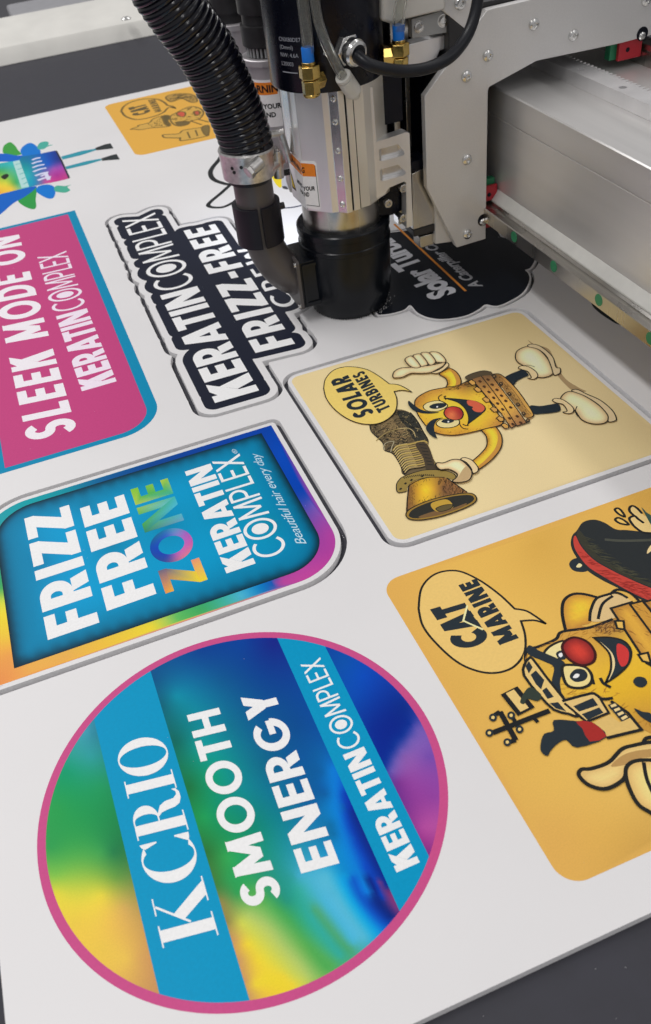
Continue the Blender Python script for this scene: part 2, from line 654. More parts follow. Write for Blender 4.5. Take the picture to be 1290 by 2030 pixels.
def glyph(ch, w, k):
    """a capital drawn with strokes of weight w, cap height 1, widths times k; returns (shapes, width)"""
    h = w / 2
    S = []

    def st(pts, closed=False, ww=w):
        S.append(stroke(pts, ww, closed))

    def di(x0, y0, x1, y1, hw):
        S.append([[(x0 - hw, y0), (x0 + hw, y0), (x1 + hw, y1), (x1 - hw, y1)]])
    W = {'I': w, 'E': .50 * k, 'F': .48 * k, 'L': .46 * k, 'T': .58 * k, 'H': .70 * k, 'K': .64 * k, 'R': .62 * k, 'P': .58 * k, 'B': .60 * k, 'D': .72 * k, 'A': .76 * k, 'N': .74 * k,
         'M': .90 * k, 'W': 1.05 * k, 'X': .66 * k, 'Y': .66 * k, 'Z': .58 * k, 'O': .88 * k, 'Q': .98 * k, 'C': .76 * k, 'G': .82 * k, 'S': .54 * k, 'U': .66 * k, '-': .34 * k, ' ': .30 * k}[ch]
    if ch == 'I':
        st([(h, 0), (h, 1)])
    elif ch == 'E':
        st([(W, 1 - h), (h, 1 - h), (h, h), (W, h)])
        st([(w, .51), (.94 * W, .51)])
    elif ch == 'F':
        st([(W, 1 - h), (h, 1 - h), (h, 0)])
        st([(w, .47), (.93 * W, .47)])
    elif ch == 'L':
        st([(h, 1), (h, h), (W, h)])
    elif ch == 'T':
        st([(0, 1 - h), (W, 1 - h)])
        st([(W / 2, 1 - w), (W / 2, 0)])
    elif ch == 'H':
        st([(h, 0), (h, 1)])
        st([(W - h, 0), (W - h, 1)])
        st([(w, .5), (W - w, .5)])
    elif ch == 'K':
        st([(h, 0), (h, 1)])
        sl = (1 - .36) / max(W - 1.25 * w - w, .12)
        a = min(1.25 * w * sl, .5)
        S.append([[(w * .96, .36), (w * .96, .36 + a), (W - 1.25 * w, 1), (W, 1)]])
        xs_ = w + .14 * W
        S.append([[(xs_ - .3 * w, .40), (xs_ + .75 * w, .40 + .25 * a + .22), (W + .02, 0), (W - 1.28 * w, 0)]])
    elif ch in 'RPB':
        st([(h, 0), (h, 1)])
        ym = .44 if ch == 'R' else (.42 if ch == 'P' else .53)
        Wb = W * (.93 if ch == 'R' else 1) if ch != 'B' else W * .94
        ry = (1 - h - ym) / 2
        rx = min(ry, Wb - h - w * 1.2)
        st([(w, 1 - h), (Wb - h - rx, 1 - h)] + arc(Wb - h - rx, ym + ry, rx, ry, 90, -90)[1:] + [(w, ym)])
        if ch == 'R':
            S.append([[(W * .40, ym - h + .01), (W * .40 + 1.25 * w, ym - h + .01), (W, 0), (W - 1.25 * w, 0)]])
        if ch == 'B':
            ry = (ym - h) / 2
            rx = min(ry, W - h - w * 1.2)
            st([(w, h), (W - h - rx, h)] + arc(W - h - rx, h + ry, rx, ry, -90, 90)[1:] + [(w, ym)])
    elif ch == 'D':
        st([(h, 0), (h, 1)])
        rx = W - w - h - .08
        st([(w, 1 - h), (W - h - rx, 1 - h)] + arc(W - h - rx, .5, rx, .5 - h, 90, -90, 26)[1:] + [(w, h)])
    elif ch == 'A':
        q = w * .56
        di(q, 0, W / 2 - q * .25, 1, q)
        di(W - q, 0, W / 2 + q * .25, 1, q)
        st([(W * .24, .24), (W * .76, .24)], ww=w * .8)
    elif ch == 'N':
        st([(h, 0), (h, 1)])
        st([(W - h, 0), (W - h, 1)])
        di(W - .62 * w, 0, .62 * w, 1, .62 * w)
    elif ch in 'MW':
        q = w * .54
        sh = []
        x1, x2 = W * .14, W * .86
        sh = [(q, 0, x1 + q * .3, 1), (x1 + q * .1, 1, W / 2, .14), (x2 - q * .1, 1, W / 2, .14), (W - q, 0, x2 - q * .3, 1)]
        for a, b, c, d in sh:
            if ch == 'W':
                b, d = 1 - b, 1 - d
            di(a, b, c, d, q)
    elif ch == 'X':
        q = w * .62
        di(q, 0, W - q, 1, q)
        di(W - q, 0, q, 1, q)
    elif ch == 'Y':
        q = w * .6
        di(W / 2, .40, q, 1, q)
        di(W / 2, .40, W - q, 1, q)
        st([(W / 2, 0), (W / 2, .46)])
    elif ch == 'Z':
        q = w * .68
        st([(0, 1 - h), (W, 1 - h)])
        st([(0, h), (W, h)])
        di(q, w * .9, W - q, 1 - w * .9, q)
    elif ch == 'O':
        st(arc(W / 2, .5, W / 2 - h, .515 - h, 0, 360, 44), True)
    elif ch == 'Q':          # ring with a dot in it
        st(arc(W / 2, .5, W / 2 - h, .54 - h, 0, 360, 44), True)
        S.append([arc(W / 2, .5, W * .255, .275, 0, 360, 30)[:-1]])
    elif ch == 'C':
        st(arc(W * .60, .5, W * .60 - h, .515 - h, 48, 312, 30))
    elif ch == 'G':
        st(arc(W * .52, .5, W * .52 - h, .515 - h, 42, 352, 34))
        st([(W * .52, .46), (W - h * .2, .46)], ww=w * .95)
    elif ch == 'S':
        ry = (1.02 - w) / 4
        rx = W / 2 - h
        st(arc(W / 2, 1.01 - h - ry, rx, ry, 28, 270, 20) + arc(W / 2, -.01 + h + ry, rx, ry, 90, -152, 20)[1:])
    elif ch == 'U':
        rx = W / 2 - h
        st([(h, 1), (h, rx + h)] + arc(W / 2, rx + h, rx, rx, 180, 360, 18)[1:] + [(W - h, 1)])
    elif ch == '-':
        st([(.03, .40), (W, .40)])
    return S, W


def lay(text, w, k=1.0, gap=0.10):
    """all shapes of a line of capitals, in cap-height units; returns ([[shapes of one letter]], length)"""
    x = 0
    out = []
    for i, ch in enumerate(text):
        S, W = glyph(ch, w, k)
        g = gap
        if ch in 'ATYKX' and i + 1 < len(text) and text[i + 1] in 'ATYVO':
            g *= .35
        out.append([[[(p[0] + x, p[1]) for p in poly] for poly in sh] for sh in S])
        x += W + g
    return out, x - gap


def placed(text, w, B0, B1, T0, k=1.0, gap=0.10):
    """letters on the board: baseline from pixel B0 to B1, cap line starting at T0"""
    L, n = lay(text, w, k, gap)
    b0, b1, t0 = (level(*p)[:2] for p in (B0, B1, T0))
    eu, ev = (b1 - b0) / n, t0 - b0
    return [[[[tuple(b0 + eu * p[0] + ev * p[1]) for p in poly] for poly in sh] for sh in g] for g in L]


def letters(art, text, w, B0, B1, T0, rgb, k=1.0, gap=0.10, ctrl=None):
    for g in placed(text, w, B0, B1, T0, k, gap):
        z = art.z
        for sh in g:
            for poly in sh:
                if ctrl:
                    art.tri(poly, [tuple(range(len(poly)))], blend_ink(), mix(np.array(poly), ctrl))
                else:
                    art.tri(poly, [tuple(range(len(poly)))], ink(rgb))
            art.z += .002
        art.z = z
    art.up(2)


def font_polys(text, bold=0.0, shear=0.0, spacing=1.0):
    """outlines of small print from the built-in typeface: vertices and faces, cap height 1"""
    c = bpy.data.curves.new('t', 'FONT')
    c.body = text
    c.offset = bold
    c.shear = shear
    c.space_character = spacing
    c.resolution_u = 3
    o = bpy.data.objects.new('t', c)
    COL.objects.link(o)
    bpy.context.view_layer.update()
    me = o.evaluated_get(bpy.context.evaluated_depsgraph_get()).to_mesh()
    V = np.array([v.co[:2] for v in me.vertices])
    F = [tuple(p.vertices) for p in me.polygons]
    o.to_mesh_clear()
    bpy.data.objects.remove(o)
    bpy.data.curves.remove(c)
    V[:, 0] -= V[:, 0].min()
    return V / 0.70, F


def print_text(art, text, B0, B1, T0, rgb, bold=0.0, shear=0.0, spacing=1.0, length=None):
    V, F = font_polys(text, bold, shear, spacing)
    b0, b1, t0 = (level(*p)[:2] for p in (B0, B1, T0))
    n = V[:, 0].max()
    eu, ev = (b1 - b0) / n, t0 - b0
    art.tri([tuple(b0 + eu * p[0] + ev * p[1]) for p in V], F, ink(rgb))
    art.up()


# ------------------------------------------------------------------ contours at a distance from a shape


def seg_dist(G, segs):
    d = np.full(len(G), 1e9)
    for a, b in segs:
        a, b = np.array(a), np.array(b)
        ab = b - a
        t = np.clip(((G - a) @ ab) / max(ab @ ab, 1e-9), 0, 1)
        d = np.minimum(d, np.hypot(G[:, 0] - a[0] - t * ab[0], G[:, 1] - a[1] - t * ab[1]))
    return d


def contour(F, xs, ys, lv):
    """longest closed line where the grid F equals lv"""
    seg = {}
    ny, nx = F.shape
    B = F < lv

    def pt(e):
        (i, j), (k, l) = e
        t = (lv - F[i, j]) / (F[k, l] - F[i, j])
        return (xs[j] + t * (xs[l] - xs[j]), ys[i] + t * (ys[k] - ys[i]))
    mixed = (B[:-1, :-1] != B[1:, :-1]) | (B[:-1, :-1] != B[:-1, 1:]) | (B[1:, 1:] != B[1:, :-1]) | (B[1:, 1:] != B[:-1, 1:])
    for i, j in zip(*np.nonzero(mixed)):
        c = [(i, j), (i, j + 1), (i + 1, j + 1), (i + 1, j)]
        cr = []
        for q in range(4):
            a, b = c[q], c[(q + 1) % 4]
            if B[a] != B[b]:
                cr.append(tuple(sorted((a, b))))
        for q in range(0, len(cr), 2):
            seg.setdefault(cr[q], []).append(cr[q + 1])
            seg.setdefault(cr[q + 1], []).append(cr[q])
    best = []
    seen = set()
    for s in seg:
        if s in seen:
            continue
        lp = [s]
        seen.add(s)
        cur = s
        while True:
            nx_ = [e for e in seg[cur] if e not in seen]
            if not nx_:
                break
            cur = nx_[0]
            seen.add(cur)
            lp.append(cur)
        if len(lp) > len(best):
            best = lp
    P = np.array([pt(e) for e in best])
    for _ in range(2):
        P = (np.roll(P, 1, 0) + 2 * P + np.roll(P, -1, 0)) / 4
    return [tuple(p) for p in P[::2]]


def field(segs, pad, step=1.0, solid=None):
    A = np.array([p for s in segs for p in s])
    xs = np.arange(A[:, 0].min() - pad, A[:, 0].max() + pad, step)
    ys = np.arange(A[:, 1].min() - pad, A[:, 1].max() + pad, step)
    gx, gy = np.meshgrid(xs, ys)
    G = np.c_[gx.ravel(), gy.ravel()]
    D = seg_dist(G, segs)
    if solid is not None:
        D = np.where(inside(G, np.array(solid)), -D, D)
    return D.reshape(gx.shape), xs, ys


def outline_segs(pts):
    return [(pts[i], pts[(i + 1) % len(pts)]) for i in range(len(pts))]


def crop(x0, y0, s):
    """reads points noted on an enlarged part of the photograph"""
    def f(pts, n=0, closed=False):
        q = [tuple(level(x0 + a * s, y0 + b * s)[:2]) for a, b in pts]
        return catmull(q, n, closed) if n else q
    return f

# ------------------------------------------------------------------ the bed and the foam board
THICK = 7.5
bm = bmesh.new()
box(bm, -2600, 2600, -1500, 2700, -THICK - 30, -THICK)
bed = build('table_surface', bm, BED)
bed['kind'] = 'structure'


def mx(*px):
    return float(np.mean([level(*p)[0] for p in px]))


def my(*px):
    return float(np.mean([level(*p)[1] for p in px]))


KERF = 6.0
WHITE = (232, 229, 232)
INKC = (34, 35, 33)

# cream square panel
cx0, cx1 = mx((593.5, 779.5), (763, 1041)), mx((1048, 634), (1290, 841))
cy1, cy0 = my((600.5, 742.3), (1013, 621)), my((817, 1064), (1290, 902.6))
CREAM_OUT = rrect(cx0 - 5, cx1 + 5, cy0 - 5, cy1 + 5, 17)
CREAM_HOLE = rrect(cx0 - 5 - KERF, cx1 + 5 + KERF, cy0 - 5 - KERF, cy1 + 5 + KERF, 17 + KERF)
CREAM_PRINT = rrect(cx0, cx1, cy0, cy1, 11)

# panel with the rainbow border: two corners swept round, two square
fx1, fy1 = mx((538, 842), (615.7, 979.8)), my((155, 960.5), (538, 841.9))
fy0 = my((0, 1351.6), (198.5, 1297))
ix1, iy1, iy0 = mx((518, 860), (610, 1020)), my((141, 974), (516, 859)), my((30.4, 1324.9), (400, 1197.7))
ix0 = mx((30.4, 1324.9), (3, 1166.7))
fx0 = ix0 - (fx1 - ix1)
FR = 52
RB_PRINT = rrect(fx0, fx1, fy0, fy1, (1, FR, 1, FR), 16)
RB_INNER = rrect(ix0, ix1, iy0, iy1, (0.5, FR - 10, 0.5, FR - 10), 16)
RB_OUT = rrect(fx0 - 5, fx1 + 5, fy0 - 5, fy1 + 5, (5, FR + 5, 5, FR + 5), 16)
RB_HOLE = rrect(fx0 - 5 - KERF, fx1 + 5 + KERF, fy0 - 5 - KERF, fy1 + 5 + KERF, (11, FR + 11, 11, FR + 11), 16)

# dark slogan panel, cut along its lettering
SLOGAN = [
    ('KERATIN', .215, (513.4, 774), (390.4, 567), (426, 799), 1.0, .075),
    ('CQMPLEX', .105, (388, 562), (306.6, 421), (313, 582), .98, .07),
    ('FRIZZ-FREE', .205, (584.7, 681.3), (426, 444), (506.3, 699.9), .92, .10),
    ('CREW', .145, (592, 602), (508, 487), (549, 613), .9, .24)]
segs = []
for t, w, a, b, c, k, g in SLOGAN:
    for gl in placed(t, w, a, b, c, k, g):
        for sh in gl:
            for q in sh:
                segs += outline_segs(q)
F, xs, ys = field(segs, 46, 1.0)
SL_BLACK = contour(F, xs, ys, 13.0)
SL_OUT = contour(F, xs, ys, 22.0)
SL_HOLE = contour(F, xs, ys, 22.0 + KERF)

# black cloud-shaped panel under the gantry
cl = [(751, 624), (775, 621), (800, 614), (813, 604), (828, 619), (850, 629), (880, 632), (920, 626), (948, 613), (962, 603), (985, 606), (1012, 595), (1036, 579), (1048, 556),
      (1046, 542), (1039, 535), (1050, 531), (1060, 514)]
cl = flat(cl)
cl = catmull(cl, 4)
ex, ey = cl[-1]
CLOUD = cl + [(ex + 10, ey + 28), (ex + 8, ey + 60), (ex - 6, ey + 84), (ex + 4, ey + 120), (ex - 14, ey + 158), (ex - 60, ey + 180), (ex - 110, ey + 176), (ex - 160, ey + 190), (ex - 205, ey + 170),
              (ex - 232, ey + 130), (ex - 236, ey + 80)]
F, xs, ys = field(outline_segs(CLOUD), 30, 1.2, CLOUD)
CLOUD_PRINT = contour(F, xs, ys, 0.6)
CLOUD_OUT = contour(F, xs, ys, 3.0)
CLOUD_HOLE = contour(F, xs, ys, 3.0 + KERF * .7)

# the sheet they were cut from
bx0 = mx((0, 1925), (11, 2024))
by0 = my((890, 1996.6), (1290, 1809))
by1 = 2096.5
bm = bmesh.new()
prism(bm, [[(bx0, by0), (1000, by0), (1000, by1), (bx0, by1)], CREAM_HOLE[::-1], RB_HOLE[::-1], SL_HOLE, CLOUD_HOLE], -THICK, 0, 'z', 0, 1)
board = build('foam_board', bm, [FOAM, FOAM_EDGE], None, 0, False)
tag(board, 'large white foam board printed with stickers, some already cut free', 'board')


def cut_panel(name, label, out, cat='cut panel'):
    b = bmesh.new()
    prism(b, [out], -THICK, 0, 'z', 0, 1)
    o = build(name, b, [FOAM, FOAM_EDGE], None, 0, False)
    return tag(o, label, cat)


Z0 = 0.05
# ---------------------------------------------------------- print: rainbow bordered panel
rb = cut_panel('cut_panel', 'cut panel with rainbow border and big white letters on teal', RB_OUT)
A = Art(Z0)
A.blend(RB_PRINT, [
    (60, 985, (0, 150, 160)), (0, 1032, (30, 150, 160)), (130, 962, (0, 135, 155)), (200, 938, (0, 85, 145)), (300, 908, (0, 62, 140)), (400, 880, (0, 60, 150)), (530, 848, (0, 62, 160)),
    (560, 900, (0, 70, 178)), (600, 968, (0, 62, 168)), (612, 985, (40, 70, 170)), (628, 992, (120, 95, 185)), (640, 1030, (145, 70, 160)), (655, 1060, (168, 62, 152)), (652, 1090, (165, 60, 150)),
    (600, 1130, (178, 66, 152)), (552, 1154, (176, 66, 150)), (543, 1156, (20, 80, 170)), (520, 1164, (0, 115, 185)), (480, 1178, (70, 172, 205)), (440, 1194, (60, 170, 145)),
    (400, 1210, (60, 162, 90)), (352, 1225, (90, 180, 90)), (332, 1231, (160, 195, 85)), (300, 1244, (228, 205, 50)), (200, 1278, (228, 182, 62)), (130, 1303, (222, 166, 78)), (60, 1325, (224, 165, 78)),
    (0, 1345, (222, 140, 75)), (18, 1300, (224, 152, 75)), (10, 1262, (236, 190, 60)), (5, 1222, (236, 206, 50)), (0, 1192, (205, 210, 66)), (0, 1165, (60, 160, 90)), (0, 1130, (40, 150, 120)), (300, 1080, (40, 120, 150))], 5)
ins = []
n = len(RB_INNER)
IN = np.array(RB_INNER)
INSEG = outline_segs(RB_INNER)
dense = []
for i in range(n):
    a, b = IN[i], IN[(i + 1) % n]
    q = max(1, int(np.hypot(*(b - a)) / 14))
    dense += [a + (b - a) * k / q for k in range(q)]
dense = np.array(dense)
for i in range(0, len(dense)):
    p = dense[i]
    t = dense[(i + 1) % len(dense)] - dense[i - 1]
    t = t / np.hypot(*t)
    nn = np.array([-t[1], t[0]])
    for off, c in ((0, (8, 36, 50)), (2.6, (4, 62, 84)), (7, (0, 100, 136)), (14, (0, 118, 158)), (22, (0, 124, 166))):
        if off and seg_dist(np.array([p + nn * off]), INSEG)[0] < off * .9:
            continue
        q = pix([p + nn * off])[0]
        ins.append((q[0], q[1], c))
for x, y, c in ((80, 1110, (0, 120, 164)), (220, 1080, (0, 124, 164)), (170, 1000, (0, 118, 158)), (330, 1040, (0, 126, 166)), (440, 1000, (0, 124, 162)), (480, 930, (0, 136, 160)), (540, 1040, (0, 128, 160)), (470, 1130, (0, 124, 164)),
                (130, 1240, (0, 128, 172)), (300, 1190, (0, 128, 170)), (400, 930, (0, 126, 168))):
    ins.append((x, y, c))
A.blend(RB_INNER, ins, 3.0)
rp = A.build('rainbow_print', rb)
A = Art(A.z + .02)
letters(A, 'FRIZZ', .215, (197, 1234), (136.4, 1000.8), (94.6, 1269), WHITE, .95, .10)
letters(A, 'FREE', .215, (310, 1177), (245, 980), (211.8, 1211.6), WHITE, .95, .10)
letters(A, 'KERATIN', .215, (506.5, 1117), (417, 919), (448.8, 1137), WHITE, 1.0, .075)
letters(A, 'CQMPLEX', .105, (572, 1092), (474, 899), (511, 1112), WHITE, .98, .08)
letters(A, 'ZONE', .20, (411.6, 1149), (331.8, 948), (328, 1177), WHITE, .98, .09, [
    (328, 1177, (232, 150, 70)), (345, 1160, (236, 170, 60)), (385, 1130, (236, 195, 55)), (411, 1149, (238, 205, 50)), (300, 1085, (10, 70, 175)), (330, 1105, (20, 60, 160)), (328, 1060, (30, 90, 190)), (346, 1072, (150, 120, 200)), (352, 1100, (190, 90, 170)), (380, 1075, (190, 85, 165)),
    (372, 1055, (160, 90, 180)), (290, 1040, (60, 160, 60)), (320, 1025, (40, 165, 90)), (350, 1035, (60, 180, 180)), (350, 995, (70, 180, 210)), (300, 1010, (20, 160, 110)), (262, 985, (120, 190, 60)), (300, 965, (110, 180, 70)), (335, 965, (60, 165, 90)), (320, 950, (190, 205, 60)), (285, 1000, (20, 150, 100)), (265, 1000, (205, 205, 70))])
print_text(A, 'Beautiful hair every day', (607.9, 1077.5), (511, 897), (589, 1082.4), (186, 214, 226), -.004, .34, .92)
print_text(A, '\u00ae', (472, 899), (467, 890), (463, 900), (200, 220, 230))
A.build('lettering', rp)

# ---------------------------------------------------------- print: dark slogan panel
sl = cut_panel('cut_panel', 'dark navy cut panel shaped round its white slogan, under the hose pipe', SL_OUT)
A = Art(Z0)
A.poly(SL_BLACK, (27, 31, 46))
sp = A.build('navy_print', sl)
A = Art(A.z + .02)
for t, w, a, b, c, k, g in SLOGAN:
    letters(A, t, w, a, b, c, WHITE, k, g)
A.build('lettering', sp)

# ---------------------------------------------------------- print: black cloud panel
cp = cut_panel('cut_panel', 'black cloud shaped cut panel lying below the gantry carriage', CLOUD_OUT)
A = Art(Z0)
A.poly(CLOUD_PRINT, (20, 24, 32))
q = A.build('black_print', cp)
A = Art(A.z + .02)
b0, bt, t0 = (level(*p)[:2] for p in ((905, 579), (830, 518.6), (858, 596)))
b1 = b0 + (bt - b0) / .43
V, Fc = font_polys('Solar Turbines', .045, .0, .95)
nn = V[:, 0].max()
eu, ev = (b1 - b0) / nn, t0 - b0
A.tri([tuple(b0 + eu * p[0] + ev * p[1]) for p in V], Fc, ink((205, 205, 210)))
A.build('lettering', q)
A = Art(A.z)
b0, bt, t0 = (level(*p)[:2] for p in ((957, 567.4), (870, 492), (934, 572)))
V, Fc = font_polys('A Caterpillar Company', .03, .0, .95)
nn = V[:, 0].max()
eu, ev = (bt - b0) / (nn * .60), t0 - b0
A.tri([tuple(b0 + eu * p[0] + ev * p[1]) for p in V], Fc, ink((168, 168, 172)))
A.build('tagline', q)
A = Art(A.z)
A.line(flat([(923, 577), (781, 444)]), 3.4, (214, 138, 58))
A.build('orange_stripe', q)
A = Art(Z0)
A.poly(catmull(flat([(1172, 601), (1183, 616), (1205, 632), (1229, 644), (1260, 640), (1275, 600), (1240, 560), (1200, 560), (1175, 580)]), 5, True), (22, 34, 38))
A.build('dark_print', board)

# ---------------------------------------------------------- prints still on the sheet
# pink print
sx1 = mx((144.9, 417.9), (306, 778))
sy1, sy0 = my((0, 452.4), (144.9, 417.9)), my((0, 942), (231.8, 869))
px1, px0 = mx((129.7, 424.8), (270, 745)), mx((11, 927), (0, 880))
py1, py0 = my((0, 458), (129.7, 424.8)), my((11, 927), (150, 887))
A = Art(Z0)
A.poly(rrect(px0 - (sx1 - px1), sx1, sy0, sy1, (1, 50, 1, 50), 16), (0, 130, 170))
A.poly(rrect(px0, px1, py0, py1, (.5, 38, .5, 38), 16), (184, 64, 120))
q = A.build('pink_print', board)
A = Art(A.z + .02)
letters(A, 'SLEEK MODE ON', .20, (153, 855), (37.2, 464.8), (53.8, 876), (232, 222, 232), .95, .15)
A.build('lettering', q)
A = Art(A.z)
letters(A, 'KERATIN', .215, (231, 756), (171.6, 611), (162, 775.8), (232, 215, 228), 1.0, .075)
letters(A, 'CQMPLEX', .105, (170, 607), (131, 497), (106.5, 622), (232, 215, 228), .98, .07)
A.build('lettering', q)

# round print
CC = np.array([11.33, 362.28])
CRAD = 150.0
rin = float(np.hypot(*(level(90.5, 1671)[:2] - CC)))


def disc(r, n=120):
    return [(CC[0] + r * math.cos(2 * math.pi * k / n), CC[1] + r * math.sin(2 * math.pi * k / n)) for k in range(n)]


def hits(a, b, r):
    a, b = level(*a)[:2], level(*b)[:2]
    d = (b - a) / np.hypot(*(b - a))
    o = a - CC
    k = o @ d
    s = math.sqrt(k * k - (o @ o - r * r))
    u = [a + d * (-k - s), a + d * (-k + s)]
    u.sort(key=lambda p: p[1])
    return [math.atan2(p[1] - CC[1], p[0] - CC[0]) for p in u]


def band(l1, l2, r):
    a0, a1 = hits(*l1, r)
    b0, b1 = hits(*l2, r)
    two = 2 * math.pi
    lo = [a0 + ((b0 - a0 + math.pi) % two - math.pi) * k / 14 for k in range(15)]
    hi = [b1 + ((a1 - b1 + math.pi) % two - math.pi) * k / 14 for k in range(15)]
    return [(CC[0] + r * math.cos(t), CC[1] + r * math.sin(t)) for t in lo + hi]


def streak(rgb, pts):
    """a silky fold of one colour along a line of photograph pixels"""
    return [(x, y, rgb) for x, y in catmull(pts, 5)]


A = Art(Z0)
A.poly(disc(CRAD, 160), (192, 76, 130), [disc(rin, 160)[::-1]])
q = A.build('round_print', board)
A = Art(Z0 + .01)
A.blend(disc(rin, 160), [
    (170, 1450, (60, 152, 172)), (150, 1500, (40, 152, 140)), (130, 1530, (8, 148, 104)), (110, 1600, (36, 152, 76)), (200, 1560, (24, 146, 90)), (180, 1500, (40, 150, 150)), (185, 1455, (40, 130, 150)), (100, 1680, (44, 150, 76)), (200, 1690, (58, 154, 76)), (225, 1690, (30, 120, 70)),
    (110, 1735, (120, 184, 70)), (230, 1740, (100, 150, 62)), (110, 1770, (215, 205, 60)), (200, 1775, (222, 205, 62)), (150, 1830, (224, 192, 68)), (245, 1800, (205, 165, 85)), (200, 1880, (224, 188, 72)), (280, 1900, (205, 155, 85)), (250, 1900, (224, 185, 78)), (295, 1962, (195, 145, 85)),
    (305, 1345, (0, 80, 130)), (400, 1290, (0, 62, 140)), (480, 1272, (0, 62, 148)), (540, 1275, (18, 35, 130)), (318, 1400, (0, 90, 110)), (350, 1380, (0, 135, 160)), (385, 1410, (0, 130, 150)), (440, 1350, (0, 85, 140)), (520, 1340, (0, 62, 140)), (560, 1400, (0, 72, 140)), (350, 1470, (0, 100, 90)),
    (400, 1480, (0, 150, 148)), (420, 1540, (0, 150, 112)), (375, 1560, (20, 110, 60)), (405, 1620, (22, 150, 82)), (500, 1450, (0, 95, 140)), (600, 1500, (0, 82, 150)), (480, 1560, (0, 132, 140)), (560, 1560, (0, 105, 150)), (640, 1560, (0, 92, 165)), (450, 1700, (45, 160, 80)), (410, 1690, (40, 110, 50)),
    (500, 1640, (0, 130, 105)), (560, 1620, (0, 122, 140)), (620, 1640, (20, 122, 172)), (700, 1660, (0, 78, 180)), (680, 1600, (0, 90, 170)), (520, 1730, (30, 142, 110)), (580, 1740, (40, 152, 150)), (620, 1750, (70, 172, 200)), (660, 1770, (74, 174, 205)), (690, 1740, (0, 140, 205)), (722, 1720, (0, 72, 190)), (745, 1760, (0, 38, 140)),
    (489, 1872, (230, 204, 50)), (511, 1903, (230, 204, 50)), (533, 1928, (230, 204, 50)), (561, 1937, (230, 204, 50)), (579, 1953, (230, 204, 50)), (505, 1950, (230, 204, 50)), (466, 1863, (196, 150, 90)), (477, 1903, (196, 150, 90)), (489, 1943, (196, 150, 90)), (496, 1974, (196, 150, 90)), (452, 1826, (140, 130, 70)), (440, 1788, (140, 130, 70)), (421, 1733, (60, 120, 55)), (427, 1757, (60, 120, 55)), (455, 1742, (40, 152, 80)), (471, 1770, (40, 152, 80)), (672, 1702, (0, 130, 195)), (680, 1723, (0, 130, 195)), (592, 1736, (60, 165, 196)), (548, 1764, (30, 142, 120)), (567, 1785, (30, 142, 120)), (813, 1437, (0, 44, 142)), (798, 1458, (0, 44, 142)), (779, 1483, (0, 44, 142)), (768, 1502, (0, 44, 142)), (762, 1520, (0, 44, 142)), (829, 1446, (104, 86, 172)), (813, 1468, (104, 86, 172)), (795, 1489, (104, 86, 172)), (784, 1508, (104, 86, 172)), (776, 1527, (104, 86, 172)), 
    (631, 1493, (0, 90, 156)), (637, 1530, (0, 90, 156)), (646, 1573, (0, 90, 156)), (657, 1635, (0, 104, 160)), (662, 1654, (0, 104, 160)), 
    *streak((0, 150, 215), [(680, 1742), (697, 1779), (722, 1816), (750, 1850)]),
    *streak((0, 85, 190), [(697, 1742), (713, 1776), (737, 1810), (765, 1838)]),
    *streak((0, 35, 120), [(728, 1742), (741, 1770), (759, 1798), (776, 1819)]),
    *streak((104, 50, 118), [(753, 1745), (765, 1773), (779, 1795), (787, 1804)]),
    *streak((74, 176, 206), [(648, 1733), (672, 1779), (697, 1819), (725, 1857)]),
    *streak((66, 172, 196), [(610, 1742), (635, 1785), (666, 1826), (697, 1869)]),
    *streak((46, 164, 150), [(592, 1764), (617, 1813), (648, 1857), (675, 1894)]),
    *streak((70, 160, 112), [(623, 1801), (648, 1832), (672, 1860), (696, 1883)]),
    *streak((74, 164, 80), [(502, 1764), (548, 1804), (586, 1844), (623, 1888), (648, 1919)]),
    *streak((78, 166, 86), [(530, 1788), (567, 1826), (604, 1863), (660, 1912)]),
    *streak((165, 192, 98), [(493, 1813), (530, 1838), (561, 1875), (592, 1909), (613, 1937)]),
    *streak((198, 202, 78), [(477, 1829), (517, 1863), (548, 1897), (579, 1931), (598, 1945)]),
    *streak((0, 118, 205), [(658, 1524), (663, 1561), (669, 1604), (679, 1648), (693, 1685), (711, 1728), (733, 1768)]),
    *streak((0, 62, 175), [(681, 1573), (689, 1623), (705, 1666), (724, 1703), (745, 1747), (761, 1778)]),
    *streak((0, 45, 142), [(694, 1610), (715, 1660), (740, 1713), (762, 1759)]),
    (460, 1440, (0, 108, 138)), (525, 1520, (0, 100, 132)), (440, 1600, (0, 138, 108)), (590, 1440, (0, 72, 140)), (610, 1590, (0, 92, 150)),
    (680, 1310, (0, 78, 165)), (720, 1340, (0, 72, 182)), (700, 1380, (0, 72, 172)), (760, 1400, (0, 45, 145)), (800, 1400, (0, 40, 132)), (740, 1440, (0, 40, 140)), (820, 1440, (70, 70, 165)), (800, 1500, (125, 85, 165)), (850, 1500, (112, 72, 165)),
    (820, 1560, (140, 62, 152)), (860, 1580, (140, 62, 152)), (790, 1550, (120, 50, 140)), (840, 1640, (172, 72, 152)), (865, 1640, (172, 76, 152)), (830, 1670, (140, 45, 130)), (850, 1690, (130, 45, 128))], 2.6)
A.build('rainbow_disc', q)
A = Art(A.z + .02)
A.poly(band(((186, 1426), (314.7, 1967)), ((299, 1333), (494.6, 1982.6)), rin), (0, 142, 186))
A.poly(band(((550.4, 1268), (789, 1800)), ((646.5, 1285.9), (848, 1693)), rin), (0, 142, 186))
A.build('blue_band', q)
A = Art(A.z + .02)
letters(A, 'SMOOTH', .20, (561, 1781), (433.5, 1402.8), (485, 1801), WHITE, 1.0, .10)
letters(A, 'ENERGY', .20, (672.8, 1711.3), (541, 1367), (597, 1732), WHITE, 1.0, .10)
A.build('lettering', q)
A = Art(A.z)
